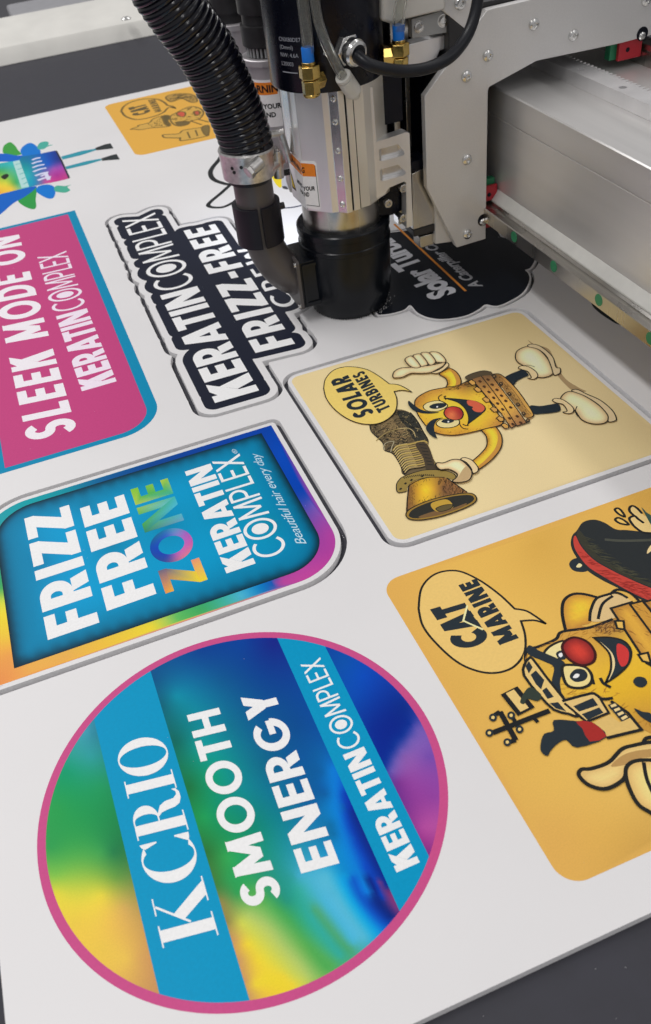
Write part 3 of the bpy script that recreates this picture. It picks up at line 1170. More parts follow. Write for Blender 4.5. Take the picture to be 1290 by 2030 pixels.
letters(A, 'KERATIN', .215, (832, 1709.5), (721, 1480), (786, 1730), WHITE, 1.0, .075)
letters(A, 'CQMPLEX', .105, (719, 1474), (634, 1303), (677, 1491), WHITE, .98, .08)
A.build('lettering', q)
A = Art(A.z)
# high-contrast roman capitals of the wide band
b0, b1, t0 = (level(*p)[:2] for p in ((432.6, 1850.8), (320, 1454), (322.5, 1880)))
ev = t0 - b0
e1 = (b1 - b0)
NL = 3.78
eu = e1 / NL


def R_(pts):
    return [tuple(b0 + eu * x + ev * y) for x, y in pts]


def rom(shapes):
    z = A.z
    for s in shapes:
        A.tri(R_(s), [tuple(t) for t in tessellate_polygon([[Vector((p[0], p[1], 0)) for p in s]])], ink(WHITE))
        A.z += .002
    A.z = z


def ringo(cx, cy, rx, ry, tx, ty, a0=0, a1=360, n=48):
    """a bowl: thick at its sides (tx), hair-thin at top and bottom (ty)"""
    o = arc(cx, cy, rx, ry, a0, a1, n)
    i = arc(cx, cy, rx - tx, ry - ty, a0, a1, n)
    return [[o[k], o[k + 1], i[k + 1], i[k]] for k in range(n)]


SW, HL = .19, .026


def serif_stem(x, top=True):
    return [[(x - SW / 2, HL), (x + SW / 2, HL), (x + SW / 2, 1 - HL), (x - SW / 2, 1 - HL)], [(x - .19, 0), (x + .19, 0), (x + .19, HL), (x - .19, HL)], [(x - .17, 1 - HL), (x + .17, 1 - HL), (x + .17, 1), (x - .17, 1)]]


rom(serif_stem(.17) + [[(.27, .42), (.30, .40), (.66, .96), (.62, .97)], [(.50, 1 - HL), (.78, 1 - HL), (.78, 1), (.50, 1)], [(.34, .52), (.46, .68), (.88, .02), (.64, .02)], [(.54, 0), (.95, 0), (.95, HL), (.54, HL)]])
x = .96
c_ = ringo(x + .44, .5, .44, .52, .20, .03, 55, 302, 40)
rom(c_ + [[(x + .66, .90), (x + .70, .96), (x + .76, .99), (x + .76, .66), (x + .735, .66)], [(x + .64, .06), (x + .70, .03), (x + .79, .02), (x + .79, .30), (x + .765, .30)]])
x = 1.81
rom(serif_stem(x + .17) + ringo(x + .34, .745, .27, .255, .17, .028, -90, 90, 22) + [[(x + .26, 1 - HL), (x + .35, 1 - HL), (x + .35, 1), (x + .26, 1)], [(x + .26, .49), (x + .35, .49), (x + .35, .518), (x + .26, .518)],
    [(x + .33, .50), (x + .40, .50), (x + .54, .42), (x + .60, .30), (x + .62, .12), (x + .68, .05), (x + .74, .05), (x + .80, .12), (x + .80, .04), (x + .72, -.02), (x + .60, -.02), (x + .50, .03), (x + .45, .14), (x + .43, .30), (x + .40, .42)]])
rom(serif_stem(2.63 + .17))
rom(ringo(3.0 + .39, .5, .40, .525, .19, .03))
A.up(2)
A.build('lettering', q)

# ---------------------------------------------------------- print: cream panel with the turbine figure
cs = cut_panel('cut_panel', 'cream square cut panel with a cartoon turbine figure holding a brass horn', CREAM_OUT)
A = Art(Z0)
A.blend(CREAM_PRINT, [(600, 760, (224, 203, 152)), (700, 740, (230, 210, 160)), (850, 690, (230, 209, 160)), (1010, 635, (216, 193, 140)), (1150, 730, (222, 200, 150)), (1280, 850, (208, 186, 138)), (1250, 900, (220, 199, 148)), (1050, 960, (226, 205, 155)),
                      (900, 1020, (228, 207, 156)), (790, 1055, (222, 200, 148)), (720, 960, (226, 204, 152)), (650, 860, (226, 204, 152)), (1000, 780, (230, 210, 162)), (950, 850, (230, 209, 160))], 9)
cr_print = A.build('cream_print', cs)
A = Art(A.z + .02)
c1, c2, c3, c4, cshoe = crop(640, 680, .15504), crop(790, 690, .15504), crop(900, 700, .15504), crop(730, 800, .1938), crop(990, 590, .23256)
YEL, YEL2, GLOVE, BLK, SHADE = (228, 184, 62), (214, 158, 52), (226, 202, 154), (38, 47, 54), (150, 108, 58)
# soft shadow under the shoes
A.poly(cshoe([(240, 360), (300, 400), (420, 440), (480, 560), (560, 690), (680, 770), (740, 800), (640, 800), (560, 740), (480, 640), (430, 500), (300, 420)], 5, True), (168, 142, 104))
# horn: turned body, rings, bell
A.poly(c4([(15, 225), (60, 180), (150, 120), (290, 60), (430, 95), (500, 180), (560, 290), (610, 380), (605, 460), (640, 540), (690, 620), (720, 690), (640, 720), (370, 735), (330, 640), (285, 560), (240, 510), (165, 480), (150, 410), (90, 350), (30, 290)], 5, True), (104, 90, 66))
A.poly(c4([(300, 75), (430, 100), (495, 180), (555, 290), (600, 390), (470, 380), (400, 250), (330, 170)], 5, True), (58, 58, 52))
A.poly(c4([(130, 200), (240, 150), (320, 260), (420, 290), (380, 360), (220, 370), (150, 290)], 5, True), (128, 108, 76))
rr = random.Random(3)
for i in range(60):
    a = rr.uniform(0, 1)
    bx, by_ = 60 + 420 * a + rr.uniform(-30, 40), 330 - 210 * a * rr.uniform(.3, 1) + rr.uniform(-40, 130)
    if 60 < bx < 560 and 100 < by_ < 420 and by_ < bx * .6 + 230 and by_ > bx * .9 - 190:
        A.line(c4([(bx, by_), (bx + rr.uniform(10, 40), by_ + rr.uniform(-30, 20)), (bx + rr.uniform(30, 80), by_ + rr.uniform(-20, 40))], 4), rr.uniform(.5, 1.1), rr.choice([(42, 44, 42), (42, 44, 42), (170, 150, 105), (70, 62, 48)]), taper=True)
up_ = c4([(15, 225), (60, 180), (150, 120), (290, 60), (430, 95), (500, 180), (560, 290), (605, 390), (470, 400), (330, 430), (250, 500), (165, 480), (150, 410), (90, 350), (30, 290)], 4, True)
A.hatch(up_, 190, 6.5, .8, (36, 37, 35), 20, 1.0, None, 31)
A.hatch(up_, 70, 4.5, .5, (186, 164, 112), 35, .9, None, 32)
A.hatch(up_, 110, 3.5, .6, (40, 40, 38), -60, .9, None, 33)
A.line(c4([(15, 225), (30, 290), (90, 350), (150, 410), (165, 480), (240, 510), (285, 560), (330, 640), (370, 735)], 5), 1.1)
A.line(c4([(430, 95), (500, 180), (560, 290), (610, 380), (605, 460), (640, 540), (690, 620)], 5), 1.1)
A.line(c4([(80, 385), (160, 320), (260, 275), (400, 255)], 6), 1.0, (160, 140, 90))
A.line(c4([(165, 480), (160, 430), (200, 400), (260, 395), (240, 450), (230, 500)], 6), 1.0, (170, 160, 130))
A.line(c4([(310, 265), (400, 255), (460, 290), (480, 340)], 6), .9, (190, 170, 120))
for i in range(12):
    t = i / 11
    x0, y0 = 255 + 120 * t, 490 + 225 * t
    x1, y1 = 600 + 85 * t, 410 + 235 * t
    mxx, myy = (x0 + x1) / 2 + 10, (y0 + y1) / 2 - 32
    A.line(c4([(x0, y0), (x0 + 50, (y0 + myy) / 2 - 14), (mxx, myy), (x1 - 40, y1 - 22), (x1, y1)], 6), 2.5, (150, 128, 84) if i % 2 else (176, 150, 84))
    A.line(c4([(x0, y0 + 9), (x0 + 50, (y0 + myy) / 2 - 3), (mxx, myy + 11), (x1 - 40, y1 - 11), (x1, y1 + 8)], 6), 1.0, (38, 38, 36))
    A.line(c4([(x0 + 2, y0 - 4), (x0 + 40, (y0 + myy) / 2 - 18), (mxx - 40, myy - 4)], 6), .5, (214, 192, 130))
A.poly(c4([(480, 420), (600, 420), (680, 630), (700, 690), (600, 690), (560, 560)], 4, True), (72, 62, 50))
for k in range(7):
    A.line(c4([(520 + 14 * k, 425 + 34 * k), (590 + 12 * k, 432 + 34 * k)]), 1.2, (40, 40, 38))
A.poly(c4([(330, 770), (380, 745), (560, 690), (760, 690), (880, 730), (900, 790), (800, 770), (620, 760), (460, 800), (400, 860), (390, 905), (300, 915), (290, 830)], 5, True), (146, 124, 66))
A.line(c4([(330, 770), (380, 745), (560, 690), (760, 690), (880, 730), (900, 790)], 6), 1.0)
A.line(c4([(390, 905), (300, 915), (290, 830), (330, 770)], 5), 1.0)
for k in range(16):
    A.line(c4([(360 + 20 * k, 760 - 5.0 * k + .22 * k * k), (372 + 20 * k, 775 - 5.0 * k + .22 * k * k)]), 1.0, (40, 40, 36))
for px_, py_ in ((380, 825), (440, 790), (550, 750), (330, 880)):
    A.poly(c4([(px_ - 18, py_ + 6), (px_, py_ - 12), (px_ + 18, py_ - 4), (px_ + 2, py_ + 12)]), (44, 42, 36))
A.blend(c4([(415, 850), (480, 800), (620, 765), (780, 765), (880, 830), (1010, 915), (1040, 935), (830, 960), (600, 1020), (400, 1130), (398, 1000)], 4, True), [
    (730 + 420 * .1938, 800 + 900 * .1938, (120, 84, 50)), (730 + 500 * .1938, 800 + 900 * .1938, (205, 150, 50)), (730 + 590 * .1938, 800 + 880 * .1938, (240, 205, 50)), (730 + 680 * .1938, 800 + 880 * .1938, (205, 150, 55)), (730 + 760 * .1938, 800 + 870 * .1938, (120, 84, 55)),
    (730 + 900 * .1938, 800 + 900 * .1938, (150, 106, 62)), (730 + 440 * .1938, 800 + 1060 * .1938, (140, 100, 56)), (730 + 560 * .1938, 800 + 1000 * .1938, (226, 180, 50)), (730 + 760 * .1938, 800 + 950 * .1938, (130, 96, 58))], 4)
A.hatch(c4([(415, 850), (480, 800), (620, 765), (780, 765), (880, 830), (1010, 915), (830, 960), (600, 1020), (400, 1130), (398, 1000)], 4, True), 120, 5, .45, (84, 60, 38), 70, .3, 9, 34)
A.hatch(c4([(700, 775), (780, 770), (880, 830), (1000, 915), (840, 950), (740, 900)], 3, True), 90, 6, .6, (58, 44, 34), 60, .3, None, 35)
A.line(c4([(415, 850), (398, 1000), (395, 1130)], 5), 1.2)
A.line(c4([(800, 770), (900, 840), (1010, 915)], 5), 1.2)
A.line(c4([(415, 850), (500, 800), (620, 765), (780, 765)], 5), .9)
A.poly(c4([(385, 1140), (440, 1080), (620, 1000), (850, 945), (1030, 925), (1100, 960), (1090, 1020), (960, 1090), (740, 1165), (540, 1200), (420, 1190)], 6, True), (150, 118, 52))
A.poly(c4([(415, 1145), (470, 1085), (640, 1015), (850, 962), (1020, 945), (1078, 970), (1060, 1015), (940, 1075), (740, 1145), (540, 1182), (440, 1178)], 6, True), (46, 46, 42))
A.poly(c4([(520, 1165), (680, 1110), (860, 1080), (1000, 1030), (960, 1070), (740, 1145), (560, 1180)], 5, True), (118, 90, 58))
A.line(c4([(385, 1140), (440, 1080), (620, 1000), (850, 945), (1030, 925), (1100, 960), (1090, 1020), (960, 1090), (740, 1165), (540, 1200), (420, 1190)], 6, True), 1.2, INKC, True)
A.poly(c4([(640, 1035), (790, 990), (860, 1040), (850, 1085), (700, 1115)], 4, True), (186, 150, 60))
A.poly(c4([(690, 1085), (770, 1050), (860, 1045), (840, 1085), (740, 1115)], 5, True), (96, 84, 52))
A.line(c4([(690, 1085), (770, 1050), (860, 1045), (840, 1085), (740, 1115)], 5, True), .9, INKC, True)
# speech bubble
bub = [(10, 590), (35, 470), (130, 365), (260, 320), (400, 318), (560, 350), (700, 425), (850, 535)]
bub2 = [(910, 630), (945, 730), (935, 860), (860, 960), (740, 1030), (600, 1052), (440, 1030), (280, 960), (130, 840), (40, 710)]
outl = c1(bub, 8) + c1([(850, 535), (960, 545), (1060, 590), (1135, 638)], 5)[1:] + c1([(1135, 638), (1020, 615), (910, 630)], 5)[1:] + c1(bub2 + [(10, 590)], 8)[1:-1]
A.poly(outl, (232, 200, 110))
A.line(outl, 1.25, INKC, True)
letters(A, 'SOLAR', .23, (743, 821.8), (689.3, 745), (704.3, 832.7), BLK, .98, .10)
letters(A, 'TURBINES', .22, (775, 811), (720, 736), (751, 821.5), BLK, .95, .10)
# legs and shoes
A.poly(c3([(650, 330), (720, 280), (820, 240), (880, 225), (950, 290), (870, 330), (800, 370), (750, 420)], 5, True), BLK)
A.poly(c3([(970, 685), (1100, 690), (1230, 670), (1330, 660), (1360, 740), (1280, 770), (1140, 785), (1010, 785)], 5, True), BLK)
for pts in ([(135, 500), (160, 455), (240, 425), (330, 450), (410, 530), (460, 640), (400, 685), (310, 680), (220, 600), (150, 555)], [(520, 870), (560, 820), (620, 810), (720, 845), (850, 930), (925, 1020), (900, 1075), (800, 1085), (700, 1050), (640, 970), (560, 920)]):
    A.shaded(cshoe(pts, 6, True), (232, 210, 162), (196, 168, 122), 4.5)
    A.line(cshoe(pts, 6, True), 1.3, INKC, True)
for pts in ([(240, 425), (270, 405), (350, 425), (450, 510), (480, 600), (515, 610), (515, 650), (465, 668), (440, 600), (400, 510), (330, 450)], [(615, 805), (660, 792), (740, 830), (860, 885), (960, 970), (995, 1040), (975, 1062), (925, 1065), (920, 1010), (840, 920), (720, 845)]):
    A.poly(cshoe(pts, 5, True), (214, 192, 150))
    A.line(cshoe(pts, 5, True), 1.3, INKC, True)
A.line(cshoe([(205, 590), (250, 585), (300, 600)], 5), .8)
A.line(cshoe([(660, 935), (645, 980), (665, 1020)], 5), 1.0)
for pts in ([(160, 610), (185, 590), (250, 600), (310, 640), (325, 680), (290, 705), (240, 695), (270, 690), (240, 640), (190, 622)], [(450, 885), (480, 868), (550, 885), (620, 940), (630, 980), (590, 998), (540, 985), (575, 975), (540, 920), (480, 905)]):
    A.poly(cshoe(pts, 5, True), GLOVE)
    A.line(cshoe(pts, 5, True), 1.2, INKC, True)
# arms
for f, pts in ((c2, [(520, 345), (610, 290), (650, 268), (740, 320), (795, 410), (790, 480), (730, 540), (600, 545), (625, 470), (600, 400)]), (c3, [(350, 985), (500, 950), (560, 990), (610, 1090), (600, 1220), (500, 1360), (350, 1480), (240, 1530), (180, 1450), (330, 1310), (415, 1200), (410, 1080)])):
    A.shaded(f(pts, 6, True), (236, 192, 60), (176, 118, 52), 4.5)
    A.hatch(f(pts, 6, True), 40, 3.0, .5, (120, 82, 44), 40, .6, 4.0)
    A.line(f(pts, 6, True), 1.3, INKC, True)
A.poly(c2([(650, 280), (730, 325), (782, 410), (780, 470), (720, 530), (735, 440), (700, 350)], 5, True), (196, 140, 66))
A.poly(c3([(540, 990), (600, 1090), (590, 1210), (490, 1350), (340, 1470), (250, 1515), (400, 1380), (520, 1240), (560, 1100)], 5, True), (196, 140, 66))
# head
head = [(205, 715), (250, 640), (400, 560), (600, 520), (760, 495), (900, 430), (960, 470), (1080, 590), (1250, 830), (1330, 980), (1100, 1050), (800, 1120), (620, 1128), (480, 1100), (380, 1040), (280, 920), (230, 830)]
A.blend(c2(head, 5, True), [(790 + x * .155, 690 + y * .155, c) for x, y, c in ((230, 720, (190, 130, 60)), (300, 640, (196, 140, 62)), (500, 560, (206, 150, 66)), (800, 510, (180, 126, 60)), (880, 450, (110, 84, 52)), (700, 600, (232, 190, 66)), (1000, 620, (234, 190, 62)), (450, 660, (226, 180, 64)),
    (300, 860, (230, 186, 60)), (500, 900, (236, 196, 62)), (650, 1060, (226, 176, 58)), (500, 1090, (200, 142, 60)), (800, 1110, (206, 148, 58)), (1000, 1000, (234, 190, 56)), (1250, 980, (190, 136, 66)), (1200, 900, (228, 178, 60)), (380, 1000, (220, 170, 58)))], 5)
A.hatch(c2(head, 5, True), 150, 3.4, .45, (150, 100, 44), 30, .7, 9.0)
A.hatch(c2([(560, 540), (760, 498), (900, 432), (960, 470), (1000, 520), (860, 520), (700, 560)], 4, True), 90, 4.0, .6, (66, 50, 36), 15, .4, None, 3)
A.line(c2(head, 5, True), 1.3, INKC, True)
for p_, q_ in (([(315, 760), (370, 715), (480, 690), (570, 705), (625, 760), (520, 820), (400, 825), (340, 805)], [(390, 770), (450, 730), (560, 720), (610, 745), (560, 780), (450, 795)]), ([(480, 985), (530, 935), (640, 925), (770, 940), (760, 1000), (660, 1035), (540, 1030)], [(545, 960), (590, 930), (700, 940), (690, 965), (620, 980)])):
    A.poly(c2(p_, 5, True), (236, 212, 150))
    A.line(c2(p_, 5, True), 1.1, INKC, True)
    A.poly(c2(q_, 5, True), BLK)
A.poly(c2([(480, 772), (490, 758), (505, 765), (497, 780)], 4, True), (240, 236, 225))
A.poly(c2([(622, 962), (632, 948), (648, 955), (640, 970)], 4, True), (240, 236, 225))
A.poly(c2([(120, 715), (135, 692), (180, 730), (280, 800), (400, 832), (520, 838), (420, 855), (300, 850), (200, 815), (140, 765)], 5, True), BLK)
A.poly(c2([(350, 1050), (370, 990), (440, 930), (565, 908), (490, 945), (455, 1010), (460, 1090), (488, 1170), (400, 1120)], 5, True), BLK)
A.line(c2([(555, 612), (512, 640), (520, 680), (570, 710), (625, 745)], 6), 1.1)
A.line(c2([(775, 960), (790, 1010), (830, 1045), (888, 1053)], 6), 1.1)
mouth = c2([(575, 655), (720, 665), (870, 680), (990, 700), (1085, 750), (1110, 800), (1070, 850), (980, 920), (900, 980), (880, 1005)], 6) + c2([(880, 1005), (895, 930), (880, 850), (830, 770), (740, 705), (575, 655)], 6)[1:-1]
A.poly(mouth, BLK)
A.line(mouth, 1.0, INKC, True)
A.poly(c2([(875, 690), (960, 690), (1060, 735), (1100, 785), (1060, 835), (980, 830), (940, 795), (950, 770), (890, 745)], 6, True), (208, 96, 70))
A.line(c2([(575, 640), (600, 630), (590, 655), (605, 680)], 4), 1.1)
A.line(c2([(820, 990), (850, 1005), (895, 1008)], 4), 1.3)
A.blend(c2([(580, 850), (610, 790), (690, 765), (780, 785), (825, 850), (800, 920), (710, 938), (620, 910)], 6, True), [(790 + x * .155, 690 + y * .155, c) for x, y, c in ((600, 850, (190, 70, 56)), (680, 860, (226, 130, 80)), (720, 790, (186, 56, 52)), (800, 850, (150, 44, 48)), (720, 930, (200, 96, 66)), (660, 890, (222, 120, 76)))], 3)
A.line(c2([(580, 850), (610, 790), (690, 765), (780, 785), (825, 850), (800, 920), (710, 938), (620, 910)], 6, True), 1.3, INKC, True)
# flanged belly with bolts
A.blend(c3([(480, 300), (560, 280), (650, 330), (800, 480), (930, 660), (1010, 790), (1000, 830), (930, 850), (760, 650), (600, 440)], 5, True), [(900 + x * .155, 700 + y * .155, c) for x, y, c in ((520, 300, (110, 84, 52)), (650, 370, (190, 140, 76)), (800, 520, (214, 164, 84)), (960, 740, (220, 170, 84)), (700, 600, (110, 84, 54)), (900, 800, (150, 110, 62)))], 4)
A.line(c3([(480, 300), (560, 280), (650, 330), (800, 480), (930, 660), (1010, 790), (1000, 830), (930, 850)], 5), 1.3)
A.line(c3([(590, 320), (760, 500), (900, 700), (985, 800)], 5), .7, (120, 86, 50))
fl1, fl2 = [(225, 350), (345, 310), (470, 470), (640, 680), (800, 930), (730, 980), (600, 790), (420, 580)], [(345, 310), (470, 290), (600, 470), (770, 690), (925, 910), (800, 950), (640, 700), (470, 470)]
for q_ in (fl1, fl2):
    A.blend(c3(q_), [(900 + x * .155, 700 + y * .155, c) for x, y, c in ((260, 340, (140, 100, 62)), (420, 320, (120, 90, 60)), (420, 540, (210, 156, 76)), (600, 480, (196, 140, 76)), (640, 720, (226, 176, 74)), (760, 720, (214, 164, 80)), (760, 940, (170, 120, 76)), (880, 890, (150, 106, 68)))], 4)
    A.hatch(c3(q_), 70, 3.0, .45, (110, 74, 42), 60, .7, 5.0, 5)
    A.line(c3(q_), 1.1, INKC, True)
A.hatch(c3([(520, 290), (600, 330), (760, 520), (930, 740), (960, 830), (800, 660), (620, 440)], 4, True), 90, 3.6, .5, (76, 54, 38), 50, .5, None, 6)
A.poly(c3([(140, 325), (230, 280), (370, 245), (475, 262), (480, 300), (345, 312), (225, 355), (160, 355)], 4, True), (84, 72, 54))
A.line(c3([(140, 325), (230, 280), (370, 245), (475, 262)], 4), 1.2)
for px_, py_ in ((330, 382), (385, 450), (445, 518), (505, 592), (555, 665), (620, 740), (708, 855), (750, 930), (432, 360), (487, 425), (548, 490), (605, 566), (660, 632), (722, 716), (805, 830), (850, 910)):
    A.poly(c3([(px_ - 24, py_ - 4), (px_ - 4, py_ - 18), (px_ + 24, py_ + 2), (px_ + 4, py_ + 17)], 3, True), (74, 50, 34))
for px_, py_ in ((230, 395), (300, 485), (410, 615), (510, 740), (590, 860), (650, 950)):
    q_ = c3([(px_ - 50, py_ - 8), (px_ - 12, py_ - 34), (px_ + 40, py_ - 6), (px_ + 46, py_ + 28), (px_ - 4, py_ + 36)])
    A.poly(q_, (206, 156, 80))
    A.line(q_, 1.1, INKC, True)
for px_, py_ in ((510, 320), (595, 415), (705, 545), (815, 680), (885, 795), (940, 885)):
    A.poly(c3([(px_ - 30, py_ - 6), (px_ + 4, py_ - 26), (px_ + 32, py_ + 4), (px_ + 2, py_ + 26)], 3, True), (64, 54, 44))
    A.poly(c3([(px_ - 12, py_ - 2), (px_ + 4, py_ - 12), (px_ + 10, py_ + 4)]), (176, 140, 88))
# gloves
hand = [(-70, 395), (-60, 330), (20, 280), (160, 268), (300, 255), (420, 240), (540, 215), (600, 190), (570, 250), (420, 330), (300, 345), (160, 345), (60, 390), (-20, 402)]
A.poly(c2([(410, 332), (480, 345), (560, 315), (640, 245), (615, 210), (560, 270), (470, 320)], 5, True), GLOVE)
A.line(c2([(410, 332), (480, 345), (560, 315), (640, 245), (615, 210), (560, 270), (470, 320)], 5, True), 1.2, INKC, True)
A.shaded(c2(hand, 6, True), (234, 210, 162), (196, 166, 120), 3.0)
A.line(c2(hand, 6, True), 1.3, INKC, True)
for q_ in ([(395, 90), (440, 68), (520, 85), (590, 150), (600, 200), (520, 205), (470, 190)], [(285, 100), (340, 75), (400, 92), (465, 170), (465, 215), (390, 235)], [(185, 128), (235, 98), (290, 108), (375, 220), (330, 250), (270, 250)], [(82, 170), (110, 138), (180, 130), (280, 250), (230, 278), (160, 262), (100, 210)]):
    A.shaded(c2(q_, 6, True), (236, 212, 164), (186, 156, 112), 2.4)
    A.line(c2(q_, 6, True), 1.2, INKC, True)
cuff = [(945, 590), (985, 572), (1060, 600), (1120, 670), (1115, 715), (1070, 730), (1050, 680), (1000, 620)]
palm = [(695, 660), (700, 625), (770, 625), (860, 592), (950, 600), (1030, 670), (1060, 730), (1030, 800), (940, 825), (860, 815), (905, 770), (900, 730), (820, 690), (740, 695)]
A.shaded(c4(palm, 6, True), (236, 212, 164), (190, 160, 116), 3.4)
A.poly(c4([(870, 810), (920, 770), (960, 700), (1010, 660), (1050, 730), (1020, 795), (940, 820)], 5, True), (190, 162, 118))
A.line(c4(palm, 6, True), 1.3, INKC, True)
A.poly(c4(cuff, 6, True), GLOVE)
A.line(c4(cuff, 6, True), 1.2, INKC, True)
A.build('illustration', cr_print)

# ---------------------------------------------------------- orange print at the near right: a boat-shaped figure
ox0 = mx((765.6, 1172), (1045, 1640))
oy1, oy0 = my((775, 1147.7), (1290, 966.5)), my((1150.5, 1750), (1290, 1686.5))
A = Art(Z0)
A.blend(rrect(ox0, ox0 + 420, oy0, oy1, 17, 12), [(775, 1150, (218, 168, 84)), (800, 1200, (216, 168, 84)), (900, 1110, (224, 178, 86)), (1030, 1060, (222, 176, 84)), (1060, 1080, (212, 166, 76)), (1150, 1030, (220, 174, 84)), (1270, 980, (218, 170, 82)), (1000, 1250, (226, 182, 90)), (900, 1370, (214, 168, 82)),
    (1000, 1500, (218, 172, 84)), (1100, 1650, (214, 166, 84)), (1140, 1735, (216, 168, 84)), (1200, 1650, (216, 170, 82)), (1280, 1680, (200, 156, 76)), (1250, 1560, (222, 180, 92)), (1080, 1560, (220, 176, 86))], 12)
op = A.build('orange_print', board)
A = Art(A.z + .02)
d1, d2, d3, d4 = crop(740, 1000, .23256), crop(750, 960, .41860), crop(950, 1290, .26357), crop(1090, 1000, .15504)
bo = d2([(190, 590), (205, 490), (270, 425), (370, 410), (470, 450), (570, 520), (645, 590)], 8) + d2([(645, 590), (700, 600), (750, 630), (795, 662)], 5)[1:] + d2([(795, 662), (740, 645), (675, 648)], 5)[1:] + d2([(675, 648), (695, 720), (690, 800), (640, 865), (560, 893), (470, 885), (370, 840), (270, 750), (210, 670), (190, 590)], 8)[1:-1]
A.poly(bo, (226, 190, 112))
A.line(bo, 2.0, INKC, True)
letters(A, 'CAT', .31, (975, 1271), (916.7, 1188.8), (907.4, 1291.9), BLK, 1.25, .05)
A.poly(d1([(790, 872), (930, 1055), (765, 992)]), BLK)
A.line(d1([(800, 862), (766, 992), (935, 1068)]), 1.6, (240, 222, 165))
letters(A, 'MARINE', .27, (1028.4, 1265), (943.5, 1147), (991, 1280), BLK, 1.1, .10)
# skateboard
wh = [(245, 770), (280, 710), (370, 690), (480, 780), (480, 850), (380, 865), (290, 840)]
A.poly(d4(wh, 6, True), BLK)
A.poly(d4([(335, 800), (370, 755), (410, 775), (385, 805)], 5, True), (236, 214, 160))
deck = [(265, 480), (290, 390), (340, 340), (420, 230), (560, 195), (700, 235), (840, 318), (1000, 330), (1300, 362), (1700, 400), (1700, 1450), (1500, 1360), (1250, 1260), (1050, 1160), (850, 1060), (650, 960), (470, 840), (340, 680), (280, 570)]
A.poly(d4(deck, 5, True), (40, 44, 46))
A.poly(d4([(300, 440), (330, 405), (400, 540), (560, 710), (800, 850), (1050, 970), (1300, 1075), (1600, 1180), (1600, 1360), (1290, 1240), (1050, 1130), (850, 1020), (660, 910), (480, 790), (360, 640), (310, 540)], 5, True), (190, 66, 56))
A.poly(d4([(345, 400), (370, 330), (450, 420), (600, 640), (850, 800), (1150, 960), (1600, 1100), (1600, 1160), (1300, 1060), (1000, 935), (780, 825), (560, 690), (420, 540)], 5, True), (56, 56, 46))
A.line(d4([(700, 450), (900, 465), (1200, 460), (1600, 440)], 5), 3.00, (72, 74, 66))
A.poly(d4([(1240, 630), (1260, 560), (1330, 490), (1400, 520), (1290, 600)], 5, True), (226, 200, 145))
for q_ in ([(830, 70), (870, 50), (920, 90), (955, 158), (880, 125)], [(835, 200), (870, 172), (940, 200), (1005, 258), (900, 245)]):
    A.poly(d4(q_, 5, True), (226, 186, 100))
    A.line(d4(q_, 5, True), 2.38, INKC, True)
A.poly(d4([(1010, 60), (1050, 20), (1110, 50), (1200, 140), (1400, 260), (1400, 380), (1190, 360), (1060, 260), (1020, 180), (1070, 150)], 5, True), (226, 196, 130))
A.line(d4([(1080, 150), (1020, 90), (1020, 40), (1060, 20), (1120, 55), (1180, 120)], 6), 2.50)
A.line(d4([(1200, 240), (1130, 190), (1080, 150), (1015, 180), (1050, 250), (1110, 310), (1190, 358), (1300, 370)], 6), 2.50)
for k in range(9):
    A.line(d4([(1170 + 12 * k, 40 + 22 * k), (1230 + 10 * k, 110 + 20 * k), (1320, 160 + 18 * k)], 4), 1.62, (58, 84, 76), taper=True)
A.hatch(d4([(300, 440), (400, 540), (560, 710), (800, 850), (1050, 970), (1300, 1075), (1290, 1240), (1050, 1130), (850, 1020), (660, 910), (480, 790), (360, 640)], 3, True), 70, 10, .7, (150, 46, 42), -35, .3, None, 11)
A.hatch(d4([(420, 300), (700, 560), (1000, 800), (1300, 960), (1300, 1060), (780, 820), (420, 520)], 3, True), 70, 16, .8, (74, 74, 58), -35, .2, None, 12)
# arm and glove under the board
arm = [(885, 690), (870, 610), (880, 550), (930, 520), (1010, 530), (1060, 560), (1010, 650), (960, 670), (990, 680)]
A.shaded(d2(arm, 5, True), (232, 184, 58), (188, 132, 60), 9)
A.line(d2(arm[:7], 6), 2.75)
A.poly(d2([(1000, 620), (1020, 560), (1060, 530), (1120, 520), (1200, 560), (1150, 620), (1060, 650), (1010, 650)], 5, True), (214, 184, 130))
A.line(d2([(1000, 650), (1005, 600), (1030, 545), (1080, 525), (1130, 515), (1180, 540)], 6), 2.50)
A.line(d2([(1040, 640), (1060, 570), (1110, 530)], 6), 2.50)
A.line(d2([(1095, 525), (1130, 500), (1190, 515), (1240, 560)], 6), 2.50)
# hull / head
hull = [(840, 735), (870, 700), (1000, 680), (1110, 640), (1300, 560), (1420, 700), (1420, 1200), (1250, 1160), (1170, 1170), (1100, 1030), (1010, 1000), (880, 1010), (830, 960), (700, 860), (700, 790)]
A.blend(d2(hull, 4, True), [(750 + x * .4186, 960 + y * .4186, c) for x, y, c in ((840, 740, (200, 150, 70)), (1000, 700, (206, 154, 66)), (1090, 680, (170, 124, 66)), (960, 860, (222, 178, 66)), (1220, 740, (228, 186, 60)), (1200, 900, (224, 178, 46)), (1100, 980, (222, 176, 44)), (1280, 1000, (214, 166, 46)), (1250, 1130, (190, 140, 60)), (760, 830, (214, 170, 70)))], 8)
A.line(d2([(700, 860), (700, 790), (760, 770), (840, 735), (870, 700), (1000, 680), (1110, 640)], 5), 2.75)
A.hatch(d2(hull, 4, True), 130, 9, .8, (168, 118, 44), 20, .6, 16, 8)
A.hatch(d2([(1000, 680), (1110, 640), (1180, 600), (1190, 680), (1080, 720)], 3, True), 60, 8, .9, (110, 76, 44), 20, .5, None, 9)
